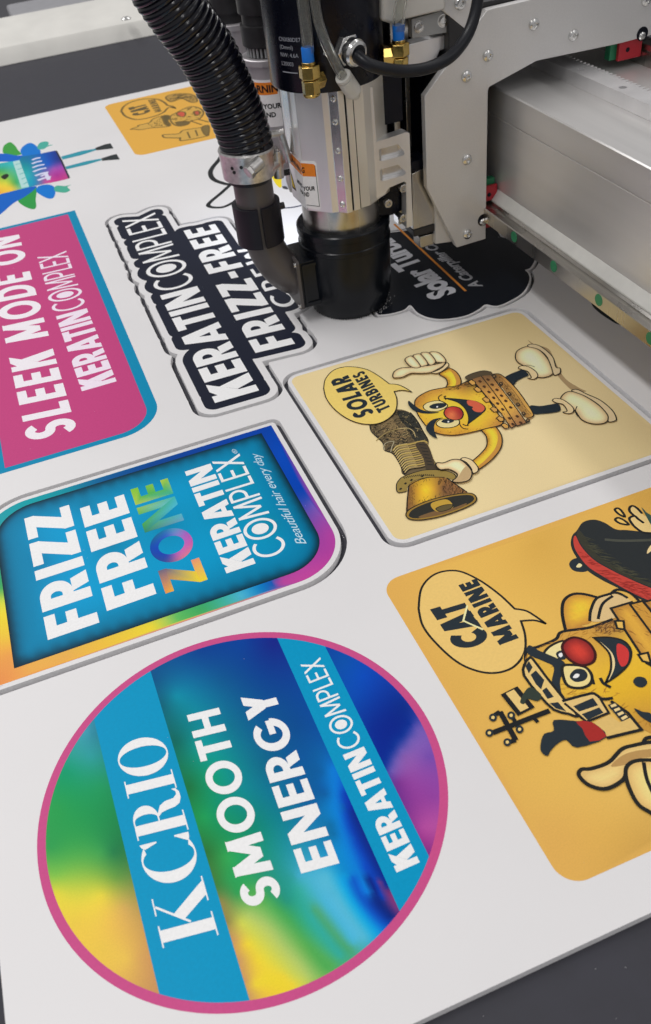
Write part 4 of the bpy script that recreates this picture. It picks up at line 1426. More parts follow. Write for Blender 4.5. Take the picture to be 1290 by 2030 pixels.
# planks on the right
for q_ in ([(1100, 590), (1200, 560), (1420, 880), (1420, 1010), (1290, 860), (1270, 850)], [(1190, 570), (1250, 555), (1420, 760), (1420, 880)], [(1255, 560), (1420, 520), (1420, 750)]):
    A.shaded(d2(q_), (220, 168, 64), (176, 124, 56), 8)
    A.hatch(d2(q_), 26, 12, .8, (150, 102, 46), -60, .25, 8, 7)
    A.line(d2(q_), 2.2, INKC, True)
for q_ in ([(1120, 650), (1160, 650), (1165, 690), (1130, 685)], [(1230, 810), (1275, 800), (1290, 850), (1250, 840)]):
    A.poly(d2(q_), (222, 180, 90))
    A.line(d2(q_), 2.0, INKC, True)
# eyes, brow, nose, mouth
A.poly(d2([(785, 800), (820, 765), (880, 745), (900, 790), (860, 830), (800, 825)], 5, True), (236, 212, 150))
A.line(d2([(785, 800), (820, 765), (880, 745), (900, 790), (860, 830), (800, 825)], 5, True), 2.12, INKC, True)
A.poly(d2([(840, 805), (860, 790), (885, 800), (885, 830), (855, 830)], 5, True), BLK)
A.poly(d2([(852, 808), (866, 800), (872, 815), (860, 822)], 4, True), (240, 236, 225))
A.poly(d2([(700, 790), (715, 765), (760, 790), (830, 820), (880, 845), (880, 880), (860, 930), (865, 985), (880, 1010), (840, 990), (820, 940), (830, 870), (780, 840), (720, 815)], 4, True), BLK)
A.poly(d2([(870, 870), (915, 858), (980, 870), (1010, 910), (1000, 950), (950, 968), (890, 950)], 6, True), (236, 208, 140))
A.line(d2([(870, 870), (915, 858), (980, 870), (1010, 910), (1000, 950), (950, 968), (890, 950)], 6, True), 2.50, INKC, True)
A.poly(d2([(905, 912), (930, 880), (970, 880), (990, 905), (975, 932), (930, 938)], 6, True), BLK)
A.poly(d2([(920, 918), (935, 900), (952, 905), (940, 920)], 4, True), (240, 236, 225))
A.shaded(d2([(870, 780), (885, 745), (930, 728), (990, 750), (1025, 800), (1015, 845), (960, 860), (900, 830)], 6, True), (190, 58, 48), (120, 34, 36), 7)
A.line(d2([(870, 780), (885, 745), (930, 728), (990, 750), (1025, 800), (1015, 845), (960, 860), (900, 830)], 6, True), 2.25, (60, 24, 24), True)
mo = d2([(1020, 730), (1090, 728), (1160, 745), (1195, 790), (1185, 850), (1140, 900), (1075, 945)], 6) + d2([(1075, 945), (1100, 880), (1095, 810), (1060, 765), (1020, 730)], 6)[1:-1]
A.poly(mo, BLK)
A.poly(d2([(1035, 740), (1070, 765), (1110, 810), (1118, 870), (1085, 938), (1095, 880), (1092, 812), (1060, 765)], 5, True), (226, 204, 150))
A.poly(d2([(1130, 760), (1165, 770), (1185, 800), (1178, 850), (1150, 865), (1130, 820)], 6, True), (198, 56, 54))
A.line(mo, 1.8, INKC, True)
A.line(d2([(1050, 920), (1065, 945), (1100, 965)], 5), 2.50)
A.line(d2([(1010, 910), (1020, 950)], 3), 2.00)
A.poly(d2([(1205, 935), (1225, 915), (1260, 920), (1272, 945), (1250, 965), (1220, 958)], 4, True), BLK)
A.poly(d2([(1210, 1065), (1250, 1080), (1290, 1090), (1330, 1150), (1250, 1110)], 4, True), BLK)
# wheelhouse windows
cab = [(690, 860), (712, 828), (730, 830), (790, 910), (830, 960), (870, 1010), (945, 1100), (900, 1090), (830, 1070), (760, 1000), (690, 910)]
A.poly(d2(cab, 2, True), (222, 190, 120))
A.line(d2(cab, 2, True), 2.25, INKC, True)
for q_ in ([(695, 865), (712, 840), (730, 870), (712, 900)], [(720, 905), (745, 885), (785, 930), (770, 975), (745, 950)], [(775, 980), (795, 965), (830, 1010), (800, 1020)], [(810, 1040), (850, 1035), (890, 1080), (840, 1065)]):
    A.poly(d2(q_), BLK)
A.poly(d2([(880, 1035), (1000, 995), (1050, 1010), (1090, 1080), (990, 1125)]), (218, 186, 120))
A.line(d2([(870, 1030), (1000, 995), (1030, 1000), (1060, 1020), (1110, 1015)], 3), 2.50)
A.line(d2([(1050, 1020), (1090, 1085), (985, 1128), (880, 1040)]), 2.00)
for q_ in ([(922, 1055), (1015, 1015), (1040, 1050), (950, 1080)], [(962, 1092), (1045, 1060), (1065, 1085), (990, 1120)]):
    A.poly(d2(q_), BLK)
A.poly(d2([(1020, 1130), (1090, 1095), (1140, 1130), (1190, 1110), (1245, 1160), (1080, 1200)]), (214, 180, 108))
A.line(d2([(1100, 1030), (1180, 1085), (1245, 1165), (1080, 1205)]), 2.50)
for k in range(4):
    A.line(d2([(1092 + 17 * k, 1058 + 20 * k), (1130 + 17 * k, 1046 + 18 * k)]), 4.2, BLK)
    A.line(d2([(1100 + 17 * k, 1055 + 20 * k), (1125 + 17 * k, 1047 + 18 * k)]), 2.25, (226, 200, 140))
A.poly(d2([(830, 1120), (940, 1125), (1010, 1130), (1080, 1200), (940, 1250), (890, 1215), (850, 1230), (815, 1265), (800, 1290), (770, 1270), (768, 1230), (785, 1185), (830, 1170)], 3, True), BLK)
A.poly(d2([(935, 1128), (1010, 1130), (1080, 1195), (1000, 1222), (965, 1160)], 2, True), (160, 44, 40))
# mast, radar bar
A.line(d2([(540, 1180), (810, 1075)]), 4.25)
A.line(d2([(575, 1080), (650, 1215)]), 4.25)
A.line(d2([(628, 1095), (665, 1160)]), 3.25)
A.line(d2([(735, 1110), (755, 1130)]), 3.00)
A.line(d2([(575, 1080), (545, 1100)]), 3.50)
A.line(d2([(650, 1215), (615, 1225)]), 3.50)
for px_, py_ in ((542, 1108), (525, 1181), (628, 1098), (668, 1164), (610, 1225)):
    k_ = [(px_ + 19 * math.cos(t * .5236), py_ + 19 * math.sin(t * .5236)) for t in range(12)]
    A.poly(d2(k_), BLK)
    A.poly(d2([(px_ + (a - px_) * .42, py_ + (b - py_) * .42) for a, b in k_]), (226, 196, 120))
A.line(d2([(618, 980), (700, 1080)]), 15.62)
A.line(d2([(622, 985), (692, 1072)]), 7.50, (222, 190, 120))
A.poly(d2([(690, 990), (720, 965), (770, 1000), (755, 1030), (705, 1020), (690, 1045), (670, 1035)], 4, True), (50, 60, 52))
# pointing hand
th = [(950, 1385), (960, 1355), (1010, 1350), (1090, 1320), (1150, 1260), (1210, 1240), (1300, 1225), (1420, 1230), (1420, 1360), (1260, 1310), (1180, 1340), (1160, 1400), (1080, 1445), (1000, 1430)]
A.shaded(d2(th, 6, True), (232, 200, 128), (206, 170, 106), 6)
A.poly(d2([(1100, 1340), (1160, 1285), (1260, 1260), (1400, 1255), (1400, 1290), (1250, 1300), (1180, 1330)], 5, True), (178, 140, 84))
A.line(d2(th, 6, True), 3.00, INKC, True)
fi = [(1170, 1380), (1180, 1335), (1230, 1312), (1330, 1320), (1420, 1400), (1420, 1640), (1290, 1560), (1230, 1520), (1190, 1450)]
A.shaded(d2(fi, 6, True), (230, 196, 122), (206, 168, 102), 6)
A.line(d2(fi, 6, True), 3.00, INKC, True)
A.line(d2([(1255, 1320), (1270, 1400), (1310, 1490)], 5), 2.75)
A.line(d2([(1250, 1235), (1270, 1205), (1330, 1200)], 5), 2.75)
A.build('illustration', op)

# ---------------------------------------------------------- small orange print at the far edge
kx0 = mx((209, 213.7), (265, 304))
ky1, ky0 = my((209, 207.4), (376.7, 172.6)), my((279, 308.6), (429, 273))
A = Art(Z0)
A.poly(rrect(kx0, kx0 + 470, ky0, ky1, 20), (216, 164, 68))
kp = A.build('orange_print', board)
A = Art(A.z + .02)
e1_ = crop(200, 160, .17829)
OL, ORF = (112, 92, 48), (200, 158, 74)
A.line(e1_([(225, 340), (250, 290), (330, 240), (470, 205), (620, 205), (700, 240), (740, 275)], 6) + e1_([(740, 275), (790, 285), (822, 305), (770, 295), (735, 310), (690, 355), (560, 405), (400, 432), (280, 400), (225, 340)], 5)[1:], 5, OL)
letters(A, 'CAT', .33, crop(200, 160, .17829) and (200 + 560 * .17829, 160 + 350 * .17829), (200 + 490 * .17829, 160 + 255 * .17829), (200 + 365 * .17829, 160 + 400 * .17829), (92, 80, 50), 1.25, .05)
letters(A, 'MARINE', .27, (200 + 682 * .17829, 160 + 342 * .17829), (200 + 600 * .17829, 160 + 205 * .17829), (200 + 600 * .17829, 160 + 355 * .17829), (112, 92, 50), 1.1, .09)
for q_, c_ in (([(330, 540), (410, 510), (420, 495), (540, 465), (580, 425), (690, 390), (720, 430), (770, 500), (640, 520), (560, 525), (440, 545), (380, 540)], ORF), ([(680, 400), (740, 385), (790, 420), (740, 440), (770, 500), (720, 490)], (96, 82, 46)),
               ([(770, 400), (850, 350), (980, 290), (1080, 300), (1140, 350), (1100, 420), (1000, 450), (960, 490), (860, 505), (790, 470)], ORF), ([(840, 460), (980, 455), (950, 490), (870, 505)], (110, 92, 52)), ([(840, 370), (880, 345), (935, 355), (930, 395), (880, 400)], (196, 84, 62)),
               ([(1030, 350), (1080, 335), (1100, 365), (1060, 390)], (180, 84, 62)), ([(690, 620), (700, 600), (860, 590), (920, 550), (1120, 520), (1190, 500), (1195, 590), (1160, 620), (900, 668), (870, 640), (720, 635)], ORF),
               ([(1120, 520), (1195, 500), (1195, 595), (1155, 600)], (120, 100, 54)), ([(720, 185), (800, 150), (960, 145), (1040, 170), (1070, 230), (1000, 240), (900, 200), (780, 235)], (170, 134, 66))):
    A.poly(e1_(q_, 4, True), c_)
    A.line(e1_(q_, 4, True), 3.6, OL, True)
for a_, b_ in (((960, 570), (990, 640)), ((1050, 550), (1075, 615)), ((880, 630), (880, 650)), ((780, 430), (850, 430)), ((800, 165), (950, 160)), ((800, 200), (960, 180)), ((960, 330), (1010, 290)), ((1080, 430), (1200, 460)), ((1000, 450), (1120, 490))):
    A.line(e1_([a_, b_]), 3.6, OL)
A.hatch(e1_([(770, 400), (850, 350), (980, 290), (1080, 300), (1140, 350), (1100, 420), (1000, 450), (860, 505), (790, 470)], 3, True), 40, 14, 2.4, (110, 88, 46), 20, .8, None, 41)
A.hatch(e1_([(400, 500), (540, 465), (690, 390), (770, 500), (560, 525)]), 30, 14, 2.2, (120, 96, 48), 70, .5, None, 42)
A.hatch(e1_([(720, 185), (800, 150), (960, 145), (1040, 170), (1070, 230), (1000, 240), (900, 200), (780, 235)]), 40, 16, 2.6, (92, 78, 44), 10, .6, None, 43)
A.build('illustration', kp)

# ---------------------------------------------------------- bottle figure print at the far left
A = Art(Z0)
g = crop(0, 250, .20155)
A.poly(g([(25, 240), (40, 190), (95, 158), (140, 185), (180, 240), (210, 275), (140, 290), (40, 270)], 5, True), (58, 150, 62))
A.poly(g([(175, 730), (250, 660), (320, 600), (360, 610), (350, 720), (355, 790), (325, 818), (240, 790)], 5, True), (40, 145, 66))
A.poly(g([(200, 250), (225, 200), (290, 165), (350, 190), (400, 260), (330, 330), (240, 310)], 5, True), (0, 112, 198))
A.poly(g([(355, 640), (380, 590), (480, 575), (540, 610), (535, 690), (490, 715), (420, 690)], 5, True), (0, 112, 198))
A.poly(g([(-200, 330), (0, 270), (160, 290), (220, 290), (200, 350), (0, 350), (-200, 390)], 3, True), (0, 92, 190))
A.poly(g([(-200, 640), (0, 660), (290, 600), (360, 600), (250, 690), (130, 760), (0, 870), (-200, 1020)], 3, True), (0, 92, 185))
A.poly(g([(365, 210), (390, 165), (450, 150), (480, 165), (470, 185), (520, 185), (470, 200), (430, 225), (380, 230)], 3, True), (70, 165, 150))
A.poly(g([(530, 610), (560, 585), (640, 590), (700, 575), (660, 600), (690, 630), (640, 655), (580, 650), (540, 640)], 3, True), (70, 165, 140))
A.blend(g([(210, 300), (400, 270), (545, 240), (600, 330), (680, 515), (560, 545), (430, 570), (290, 600), (200, 605), (190, 330)]), [(0 + x * .20155, 250 + y * .20155, c) for x, y, c in ((230, 320, (0, 110, 150)), (400, 290, (0, 92, 180)), (545, 250, (16, 50, 140)), (580, 330, (20, 40, 120)), (480, 370, (0, 80, 185)), (600, 400, (150, 70, 170)), (520, 420, (160, 80, 170)), (560, 480, (160, 40, 140)), (650, 500, (186, 60, 130)), (460, 545, (200, 70, 140)), (330, 560, (0, 140, 180)), (260, 480, (40, 170, 170)), (270, 400, (0, 140, 150)))], 6)
A.blend(g([(-200, 410), (0, 365), (190, 335), (285, 600), (0, 670), (-200, 720)]), [(0 + x * .20155, 250 + y * .20155, c) for x, y, c in ((100, 370, (50, 175, 180)), (0, 400, (40, 165, 160)), (120, 450, (80, 175, 130)), (0, 440, (60, 160, 80)), (150, 560, (60, 160, 80)), (60, 560, (200, 205, 60)), (0, 590, (230, 200, 55)), (120, 610, (226, 190, 60)), (0, 650, (225, 170, 60)), (240, 590, (90, 190, 190)), (-150, 560, (225, 200, 60)))], 6)
A.poly(g([(125, 350), (190, 335), (285, 595), (210, 610)]), (170, 208, 205))
for k in range(5):
    A.line(g([(150 + 20 * k, 380 + 48 * k), (205 + 16 * k, 365 + 46 * k)]), 4, (110, 180, 180))
A.poly(g([(10, 495), (60, 470), (85, 485), (70, 510), (45, 525), (20, 515)], 4, True), (30, 36, 28))
lt = [((315, 335, 395, 312), 7), ((312, 372, 412, 345), 7), ((318, 410, 436, 378), 7), ((325, 450, 455, 412), 7), ((345, 490, 475, 455), 8), ((370, 535, 500, 500), 8)]
for (a_, b_, c_, d_), w_ in lt:
    A.line(catmull(g([(a_, b_), ((a_ + c_) / 2, (b_ + d_) / 2 - 6), (c_, d_)]), 4), w_, (206, 205, 232))
A.line(g([(400, 495), (450, 470), (480, 530)]), 7, (206, 205, 232))
for q_, c_ in (([(600, 300), (800, 245), (940, 222), (950, 235), (800, 285), (615, 330)], (44, 142, 160)), ([(640, 400), (850, 345), (990, 320), (1000, 335), (850, 380), (655, 425)], (44, 142, 160)), ([(935, 215), (1030, 180), (1085, 170), (1115, 220), (1010, 232), (945, 238)], (40, 46, 48)), ([(995, 318), (1100, 285), (1145, 275), (1178, 328), (1080, 335), (1005, 342)], (40, 46, 48))):
    A.poly(g(q_), c_)
A.line(g([(550, 243), (600, 335), (680, 512)]), 3.5, (40, 44, 60))
A.build('bottle_print', board)

# ---------------------------------------------------------- ink outline behind the hose pipe
A = Art(Z0)
h8 = crop(400, 230, .23256)
A.poly(h8([(585, 480), (620, 420), (690, 420), (705, 480), (690, 580), (660, 610), (610, 550)], 5, True), (236, 204, 30))
A.poly(h8([(690, 450), (740, 470), (750, 600), (710, 620), (680, 590)], 4, True), (178, 180, 188))
A.poly(h8([(685, 600), (720, 600), (735, 625), (695, 620)], 4, True), (60, 60, 64))
A.build('yellow_print', board)
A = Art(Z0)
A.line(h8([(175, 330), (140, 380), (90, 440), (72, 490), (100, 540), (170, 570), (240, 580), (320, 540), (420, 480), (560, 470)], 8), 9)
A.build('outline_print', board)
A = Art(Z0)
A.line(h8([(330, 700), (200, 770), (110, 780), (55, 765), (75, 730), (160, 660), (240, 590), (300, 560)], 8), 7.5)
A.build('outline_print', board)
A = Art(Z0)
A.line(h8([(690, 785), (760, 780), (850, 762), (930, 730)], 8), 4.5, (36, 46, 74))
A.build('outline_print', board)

# ------------------------------------------------------------------ gantry beam with its rails and rack
gb = thing('gantry_beam', 'long silver machine beam with a guide rail along its lower side', 'machine beam', (670, 600, 80))
bm = bmesh.new()
sec = [(546, 82), (546, 105), (546, 116), (546, 202.2), (547.6, 202.7), (547.6, 204.0), (546, 204.5), (546, 233.6), (547.4, 235), (596, 235), (604, 230), (800, 230), (800, 82)]
prism(bm, [sec], -260, 1700, 'y')
build('beam_body', bm, BEAM, gb, 0, True, 20)
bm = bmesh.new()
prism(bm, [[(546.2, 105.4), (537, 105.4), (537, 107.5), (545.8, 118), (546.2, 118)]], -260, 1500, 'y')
build('edge_glint_strip', bm, WHITEP, gb, .5, True, 20)  # near-white colour paints the lamp's glint on the beam's chamfered lip
for nm, x0, x1, z0, z1 in (('guide_rail', 520, 545.8, 88, 105), ):
    bm = bmesh.new()
    prism(bm, [[(x1, z0), (x0, z0), (x0, z1 - 1), (x0 + 1, z1), (x0 + 7, z1), (x0 + 10, z1 - 2.5), (x0 + 15, z1 - 2.5), (x0 + 18, z1), (x1, z1)]], -260, 1500, 'y')
    rail = build(nm, bm, STEEL, gb, 0, True, 20)
for k in range(7):
    Y = 953 - 87.2 * k
    bm = bmesh.new()
    rings(bm, [(0, 6.6), (.6, 6.4), (.6, 0.01)], (520.2, Y, 97), (519, Y, 97), 26)
    build('hole_plug', bm, GREEN, rail, 0, True)
bm = bmesh.new()
prism(bm, [[(728, 230), (728, 244), (731, 246), (731, 252), (751, 252), (751, 246), (754, 244), (754, 230)]], -260, 1500, 'y')
build('guide_rail', bm, STEEL, gb, 0, True, 20)
bm = bmesh.new()
pts = [(626, -260), (626, 1400)]
y = 1400.0
while y > 500:
    pts += [(656, y), (656, y - 1.8), (650.5, y - 3.6), (650.5, y - 5.2), (656, y - 7.2)]
    y -= 7.6
pts += [(656, -260)]
pr_ = [pts]
for Yh in (1010, 930, 850, 770):
    pr_.append([(637 + 4.4 * math.cos(-t * .2618), Yh + 4.4 * math.sin(-t * .2618)) for t in range(24)])
prism(bm, pr_, 230.2, 245, 'z')
rack = build('gear_rack', bm, ALU, gb, 0, True, 25)

# ------------------------------------------------------------------ carriage
PY = 940
gc = thing('gantry_carriage', 'grey angular carriage plate with button bolts straddling the beam', 'machine carriage', (485, 960, 65))


def plateY(name, pxs, Y, depth, mat, parent, bevel=0.6, holes=()):
    q = [(float(atY(x, y_, Y)[0]), float(atY(x, y_, Y)[2])) for x, y_ in pxs]
    b = bmesh.new()
    prism(b, [q], Y, Y + depth, 'y')
    return build(name, b, mat, parent, bevel, True, 25), q


pl = [(841.5, 191.5), (965, 20), (972.6, 17.6), (1048, 0), (1120, -22), (1500, -125), (1500, 15), (1290, 70), (1230, 86), (1063, 121), (972, 171), (968.5, 175), (967.3, 180), (962.5, 473.7), (905.5, 491), (846.6, 373)]
plateY('carriage_plate', pl, PY, 10, PLATE, gc, .7)
for x, y_ in ((1057.7, 47.9), (1136, 69.5), (966.5, 110), (924, 151), (925, 316), (925.7, 464), (1280, 0)):
    c = atY(x, y_, PY)
    bm = bmesh.new()
    rings(bm, [(-2, 6.4), (.6, 6.4), (2.4, 5.7), (3.6, 4.0), (3.9, 2.7), (2.0, 2.5), (2.0, .01)], (c[0], PY, c[2]), (c[0], PY - 4, c[2]), 26, False)
    build('bolt', bm, CHROME, gc)
for x, y_ in ((1273, 67), (957.5, 436)):
    c = atY(x, y_, PY)
    bm = bmesh.new()
    rings(bm, [(0, 7.6), (.4, 7.6), (.4, .01)], (c[0], PY, c[2]), (c[0], PY - 1, c[2]), 26, False)
    nt = build('bolt_notch', bm, MOTOR, gc)
    bm = bmesh.new()
    rings(bm, [(0, 4.4), (1.6, 4.4), (3.2, 3.0), (3.4, .01)], (c[0] - 1, PY - .4, c[2] - 2), (c[0] - 1, PY - 4, c[2] - 2), 22, False)
    build('bolt', bm, CHROME, nt)
# dark body behind the plate, its top box added to shade the beam
bm = bmesh.new()
box(bm, 478, 512, PY + 10.3, 1160, 74, 330)
box(bm, 512, 900, PY + 12, 1160, 262, 330)
build('carriage_shade_body', bm, DARKSTEEL, gc, 1)
bm = bmesh.new()
box(bm, 526, 541, PY + 34, 1150, 124, 250)
build('side_shade_panel', bm, MOTOR, gc, 1)  # black panel added in place of the plate's shadow on the beam
for nm, (x0, x1, z0, z1) in (('runner_block', (512.5, 539, 66, 126)), ('runner_block', (700, 724, 222, 262))):
    bm = bmesh.new()
    if x0 < 600:
        box(bm, 526, 544.5, PY + 11, PY + 15, 107, 126)
        box(bm, 512.5, 519, PY + 11, PY + 15, 76, 122)
        box(bm, 518, 536, PY + 11, PY + 15, 72, 87)
    else:
        box(bm, 696, 727.5, PY + 4, PY + 9, 239, 262)
    rbk = build(nm, bm, RED, gc, .8)
    bm = bmesh.new()
    if x0 < 600:
        box(bm, 519.5, 543, PY + 16, PY + 24, 107, 133)
        box(bm, 509, 518.5, PY + 16, PY + 24, 80, 124)
    else:
        box(bm, 688, 727, PY + 10, PY + 20, 240, 264)
    build('seal', bm, GREEN, rbk, .5)
    bm = bmesh.new()
    zc = 115 if x0 < 600 else 250
    xc = 533 if x0 < 600 else 708
    yc = PY + (11 if x0 < 600 else 4)
    rings(bm, [(0, 2.6), (.3, 2.6), (.3, .01)], (xc, yc, zc), (xc, yc - 1, zc), 20, False)
    build('screw', bm, MOTOR, rbk)

# parts between plate and spindle
bm = bmesh.new()
box(bm, 424, 432, 985, 1000, 90, 330)
box(bm, 440, 446, 985, 1000, 90, 330)
build('guide_rail', bm, CHROME, gc, .6)
bm = bmesh.new()
cyl(bm, (414, 992, 200), (414, 992, 330), 4.2)
build('lead_screw', bm, CHROME, gc)
bm = bmesh.new()
box(bm, 380, 478, 1012, 1020, 92, 330)
build('back_panel', bm, MOTOR, gc, 1)
q1 = plateY('slide_block', [(816, 345), (846, 330), (864, 372), (863, 443), (819, 456)], 956, 26, STEEL, gc, .8)[0]
plateY('end_cap', [(815, 322), (846, 312), (846, 329), (816, 344)], 955, 26, MOTOR, gc, .6)
plateY('end_cap', [(819, 457), (863, 444), (862, 458), (821, 470)], 955, 26, DARKSTEEL, gc, .6)
plateY('slide_foot', [(832, 470), (861, 462), (860, 484), (833, 492)], 958, 20, STEEL, gc, .8)
plateY('stiffener', [(863, 300), (905, 300), (905, 478), (863, 484)], 952, 6, PLATE, gc, .6)
plateY('bearing_block', [(809, 88), (898, 64), (901, 72), (898, 92), (872, 101), (866, 116), (838, 128), (832, 135), (809, 137)], 962, 18, ALU, gc, 1.2)
pa = plateY('clamp_bar', [(816, 38), (875, 22), (922, 55), (902, 62), (817, 76)], 956, 10, GREYP, gc, .6)[0]
for x, y_ in ((830, 53), (878, 41)):
    c = atY(x, y_, 956)
    bm = bmesh.new()
    rings(bm, [(0, 6.6), (.3, 6.6), (.3, 5.6), (.9, 5.2), (1.1, 3.2), (.4, 3.0), (.4, .01)], (c[0], 956, c[2]), (c[0], 954, c[2]), 26, False)
    build('screw', bm, CHROME, pa)
pa = plateY('corner_plate', [(867, -60), (867, 8), (876, 20), (921, 57), (945, 30), (975, -40)], 950, 7, PLATE, gc, .6)[0]
c = atY(911, 6, 950)
bm = bmesh.new()
rings(bm, [(0, 6.8), (2.6, 6.6), (4.2, 5.2), (4.4, 3.2), (2.2, 3.0), (2.2, .01)], (c[0], 950, c[2]), (c[0], 945, c[2]), 26, False)
build('bolt', bm, CHROME, pa)
plateY('cream_cover', [(757, -120), (757, 42), (778, 48), (800, 40), (884, 20), (884, -150)], 948, 60, CREAMP, gc, 3)

# ------------------------------------------------------------------ spindle
AX, AY = 352.0, 991.0
sh_ = thing('spindle_head', 'black and silver cutting spindle with a round black dust shoe', 'spindle', (AX, AY, 0))
bm = bmesh.new()
rings(bm, [(2.5, 44), (2.5, 48.5), (8, 51), (18, 54), (30, 55.6), (44, 56.2), (88, 56.8), (89, 57.8), (94, 57.8), (95, 56.6), (106, 56.6), (107, 58), (114, 58), (115.5, 56.5), (115.5, 50)], (AX, AY, 0), (AX, AY, 200), 64)
shoe = build('dust_shoe', bm, SHOE, sh_, 0, True, 25)
bm = bmesh.new()
box(bm, 281, 330, 966, 1024, 22, 84)
inl = build('inlet_box', bm, SHOE, shoe, 1.2)
bm = bmesh.new()
o_ = rrect(284, 326, 25, 81, 2, 4)
prism(bm, [o_, rrect(287, 323, 29, 77, 1, 4)[::-1]], 963.8, 966.2, 'y')
build('raised_rim', bm, SHOE, inl, .4)
bm = bmesh.new()
prism(bm, [rrect(964, 1027, 21, 87, 4, 5)], 277, 281.2, 'x')
fl = build('inlet_flange', bm, PIPE, shoe, .8)
for yy, zz in ((968, 26), (968, 82), (1022, 82), (1022, 26)):
    bm = bmesh.new()
    rings(bm, [(0, 3.2), (2, 3.0), (2.6, 1.6), (2.6, .01)], (277, yy, zz), (274, yy, zz), 16, False)
    build('screw', bm, CHROME, fl)
bm = bmesh.new()
r2_ = random.Random(8)
for k in range(420):
    a = 2 * math.pi * k / 420
    r0_ = 48 + r2_.uniform(-2.0, .6)
    p0 = Vector((AX + r0_ * math.cos(a), AY + r0_ * math.sin(a), 5))
    r1_ = r0_ + r2_.uniform(-1.2, 1.6)
    p1 = Vector((AX + r1_ * math.cos(a + r2_.uniform(-.02, .02)), AY + r1_ * math.sin(a), r2_.uniform(.15, 1.6)))
    cyl(bm, p0, p1, .55, 4, .3)
bs = build('brush', bm, SHOE, shoe, 0, False)
bs['kind'] = 'stuff'
bm = bmesh.new()
rings(bm, [(108, 48), (110, 48.6), (149, 48.6)], (AX, AY, 0), (AX, AY, 200), 64)
build('steel_collar', bm, STEEL, sh_)
HZ0, HZ1 = 147, 281
hp = [(310, 1040), (299, 1014), (300, 964), (322.5, 941), (329.5, 939.5), (337, 930.5), (344.2, 931), (344.2, 960), (346.8, 960), (346.8, 932.5), (355, 933.2), (355.4, 934.2), (368, 936), (404, 960), (404, 1046)]
bm = bmesh.new()
prism(bm, [hp], HZ0, HZ1, 'z')
for f in bm.faces:
    c = f.calc_center_median()
    if abs(f.normal.z) < .5 and c.y < 950:
        f.material_index = 1 if 329.6 < c.x < 336.9 else (2 if c.x > 337 else 0)  # separate facet materials paint in how each face catches the light
hous = build('spindle_housing', bm, [ALU, CHROME, surf('warm_lit_aluminium', (0.84, 0.80, 0.72), .3, .75, .05, 30, .05, (1, 1, .05))], sh_, .7, True, 20)
for z in (157, 187, 218, 249, 273):
    bm = bmesh.new()
    d = Vector((333.2, 935, 0)) - Vector((AX, AY, 0))
    d = Vector((-.77, -.64, 0))
    c = Vector((333.4, 934.9, z))
    rings(bm, [(-.2, 3.7), (.5, 3.6), (1.6, 3.0), (2.2, 1.9), (1.0, 1.7), (1.0, .01)], c, c + d * 3, 18, False)
    build('screw', bm, CHROME, hous)
# milled strip on the left flank of the housing
bm = bmesh.new()
prism(bm, [[(298.2, 984), (300.4, 984), (300.2, 1004), (298, 1004)]], 206, HZ1 - 4, 'z')
build('side_strip', bm, CHROME, hous, .4)
bm = bmesh.new()
box(bm, 343.6, 347.2, 934, 938, HZ0 + .5, HZ1 - .5)
build('slit', bm, MOTOR, hous)
bm = bmesh.new()
box(bm, 354.6, 355.6, 933.2, 937, HZ0 + .5, HZ1 - .5)
build('slit', bm, DARKSTEEL, hous)
# motor
MX = 348.5
bm = bmesh.new()
rings(bm, [(280.5, 57), (281, 62), (283, 63), (430, 63)], (MX, AY, 0), (MX, AY, 500), 72)
mot = build('spindle_motor', bm, MOTOR, sh_)


def wrap_text(name, text, a0, z, h, mat, parent, bold=0.0):
    V, Fc = font_polys(text, bold)
    me = bpy.data.meshes.new(name)
    vs_ = []
    for x, y_ in V:
        a = math.radians(a0) + x * h / 63.4
        vs_.append(((MX + 63.35 * math.cos(a)) / 1000, (AY + 63.35 * math.sin(a)) / 1000, (z + y_ * h) / 1000))
    me.from_pydata(vs_, [], Fc)
    me.materials.append(mat)
    return link(name, me, parent)


GT = ink((150, 152, 160))
for t, z in (('CNX80DE7', 331.5), ('(Omml)', 324), ('NW: 4.6A', 316.5), ('L20003', 308)):
    wrap_text('lettering', t, 204, z, 3.9, GT, mot)
wrap_text('lettering', 'dot', 249, 318, 3.6, GT, mot)
bm = bmesh.new()
for k in range(6):
    a, b = math.radians(204 + 3 * k), math.radians(207 + 3 * k)
    v = [bm.verts.new((MX + 63.35 * math.cos(t), AY + 63.35 * math.sin(t), zz)) for t, zz in ((a, 301), (b, 301), (b, 302), (a, 302))]
    bm.faces.new(v)
build('print_line', bm, GT, mot, 0, False)

# bracket with two milled pockets
BY = 944
bpx = [(733, 398), (733.5, 402), (764, 385), (766, 379), (772, 372), (800, 360), (805, 362), (806, 452), (818, 447), (811.5, 264), (805, 262), (746, 282), (738, 172), (716, 178)]
q = [(float(atY(x, y_, BY)[0]), float(atY(x, y_, BY)[2])) for x, y_ in bpx]
hol = []
for hp_ in ([(750, 299), (752, 296), (788, 286), (800, 299), (802, 305), (797, 309), (756, 320), (752, 318)], [(752, 340), (754, 336), (790, 326), (803, 339), (804, 344), (799, 348), (759, 359), (754, 357)]):
    hol.append([(float(atY(x, y_, BY)[0]), float(atY(x, y_, BY)[2])) for x, y_ in hp_])
bm = bmesh.new()
prism(bm, [q] + [h[::-1] for h in hol], BY, BY + 14, 'y')
brk = build('bracket', bm, ALU, sh_, .7, True, 25)
for h in hol:
    bm = bmesh.new()
    c = np.mean(h, 0)
    prism(bm, [[tuple(c + (np.array(p) - c) * 1.06) for p in h]], BY + 8, BY + 13, 'y')
    build('pocket_floor', bm, CHROME, brk, .4)
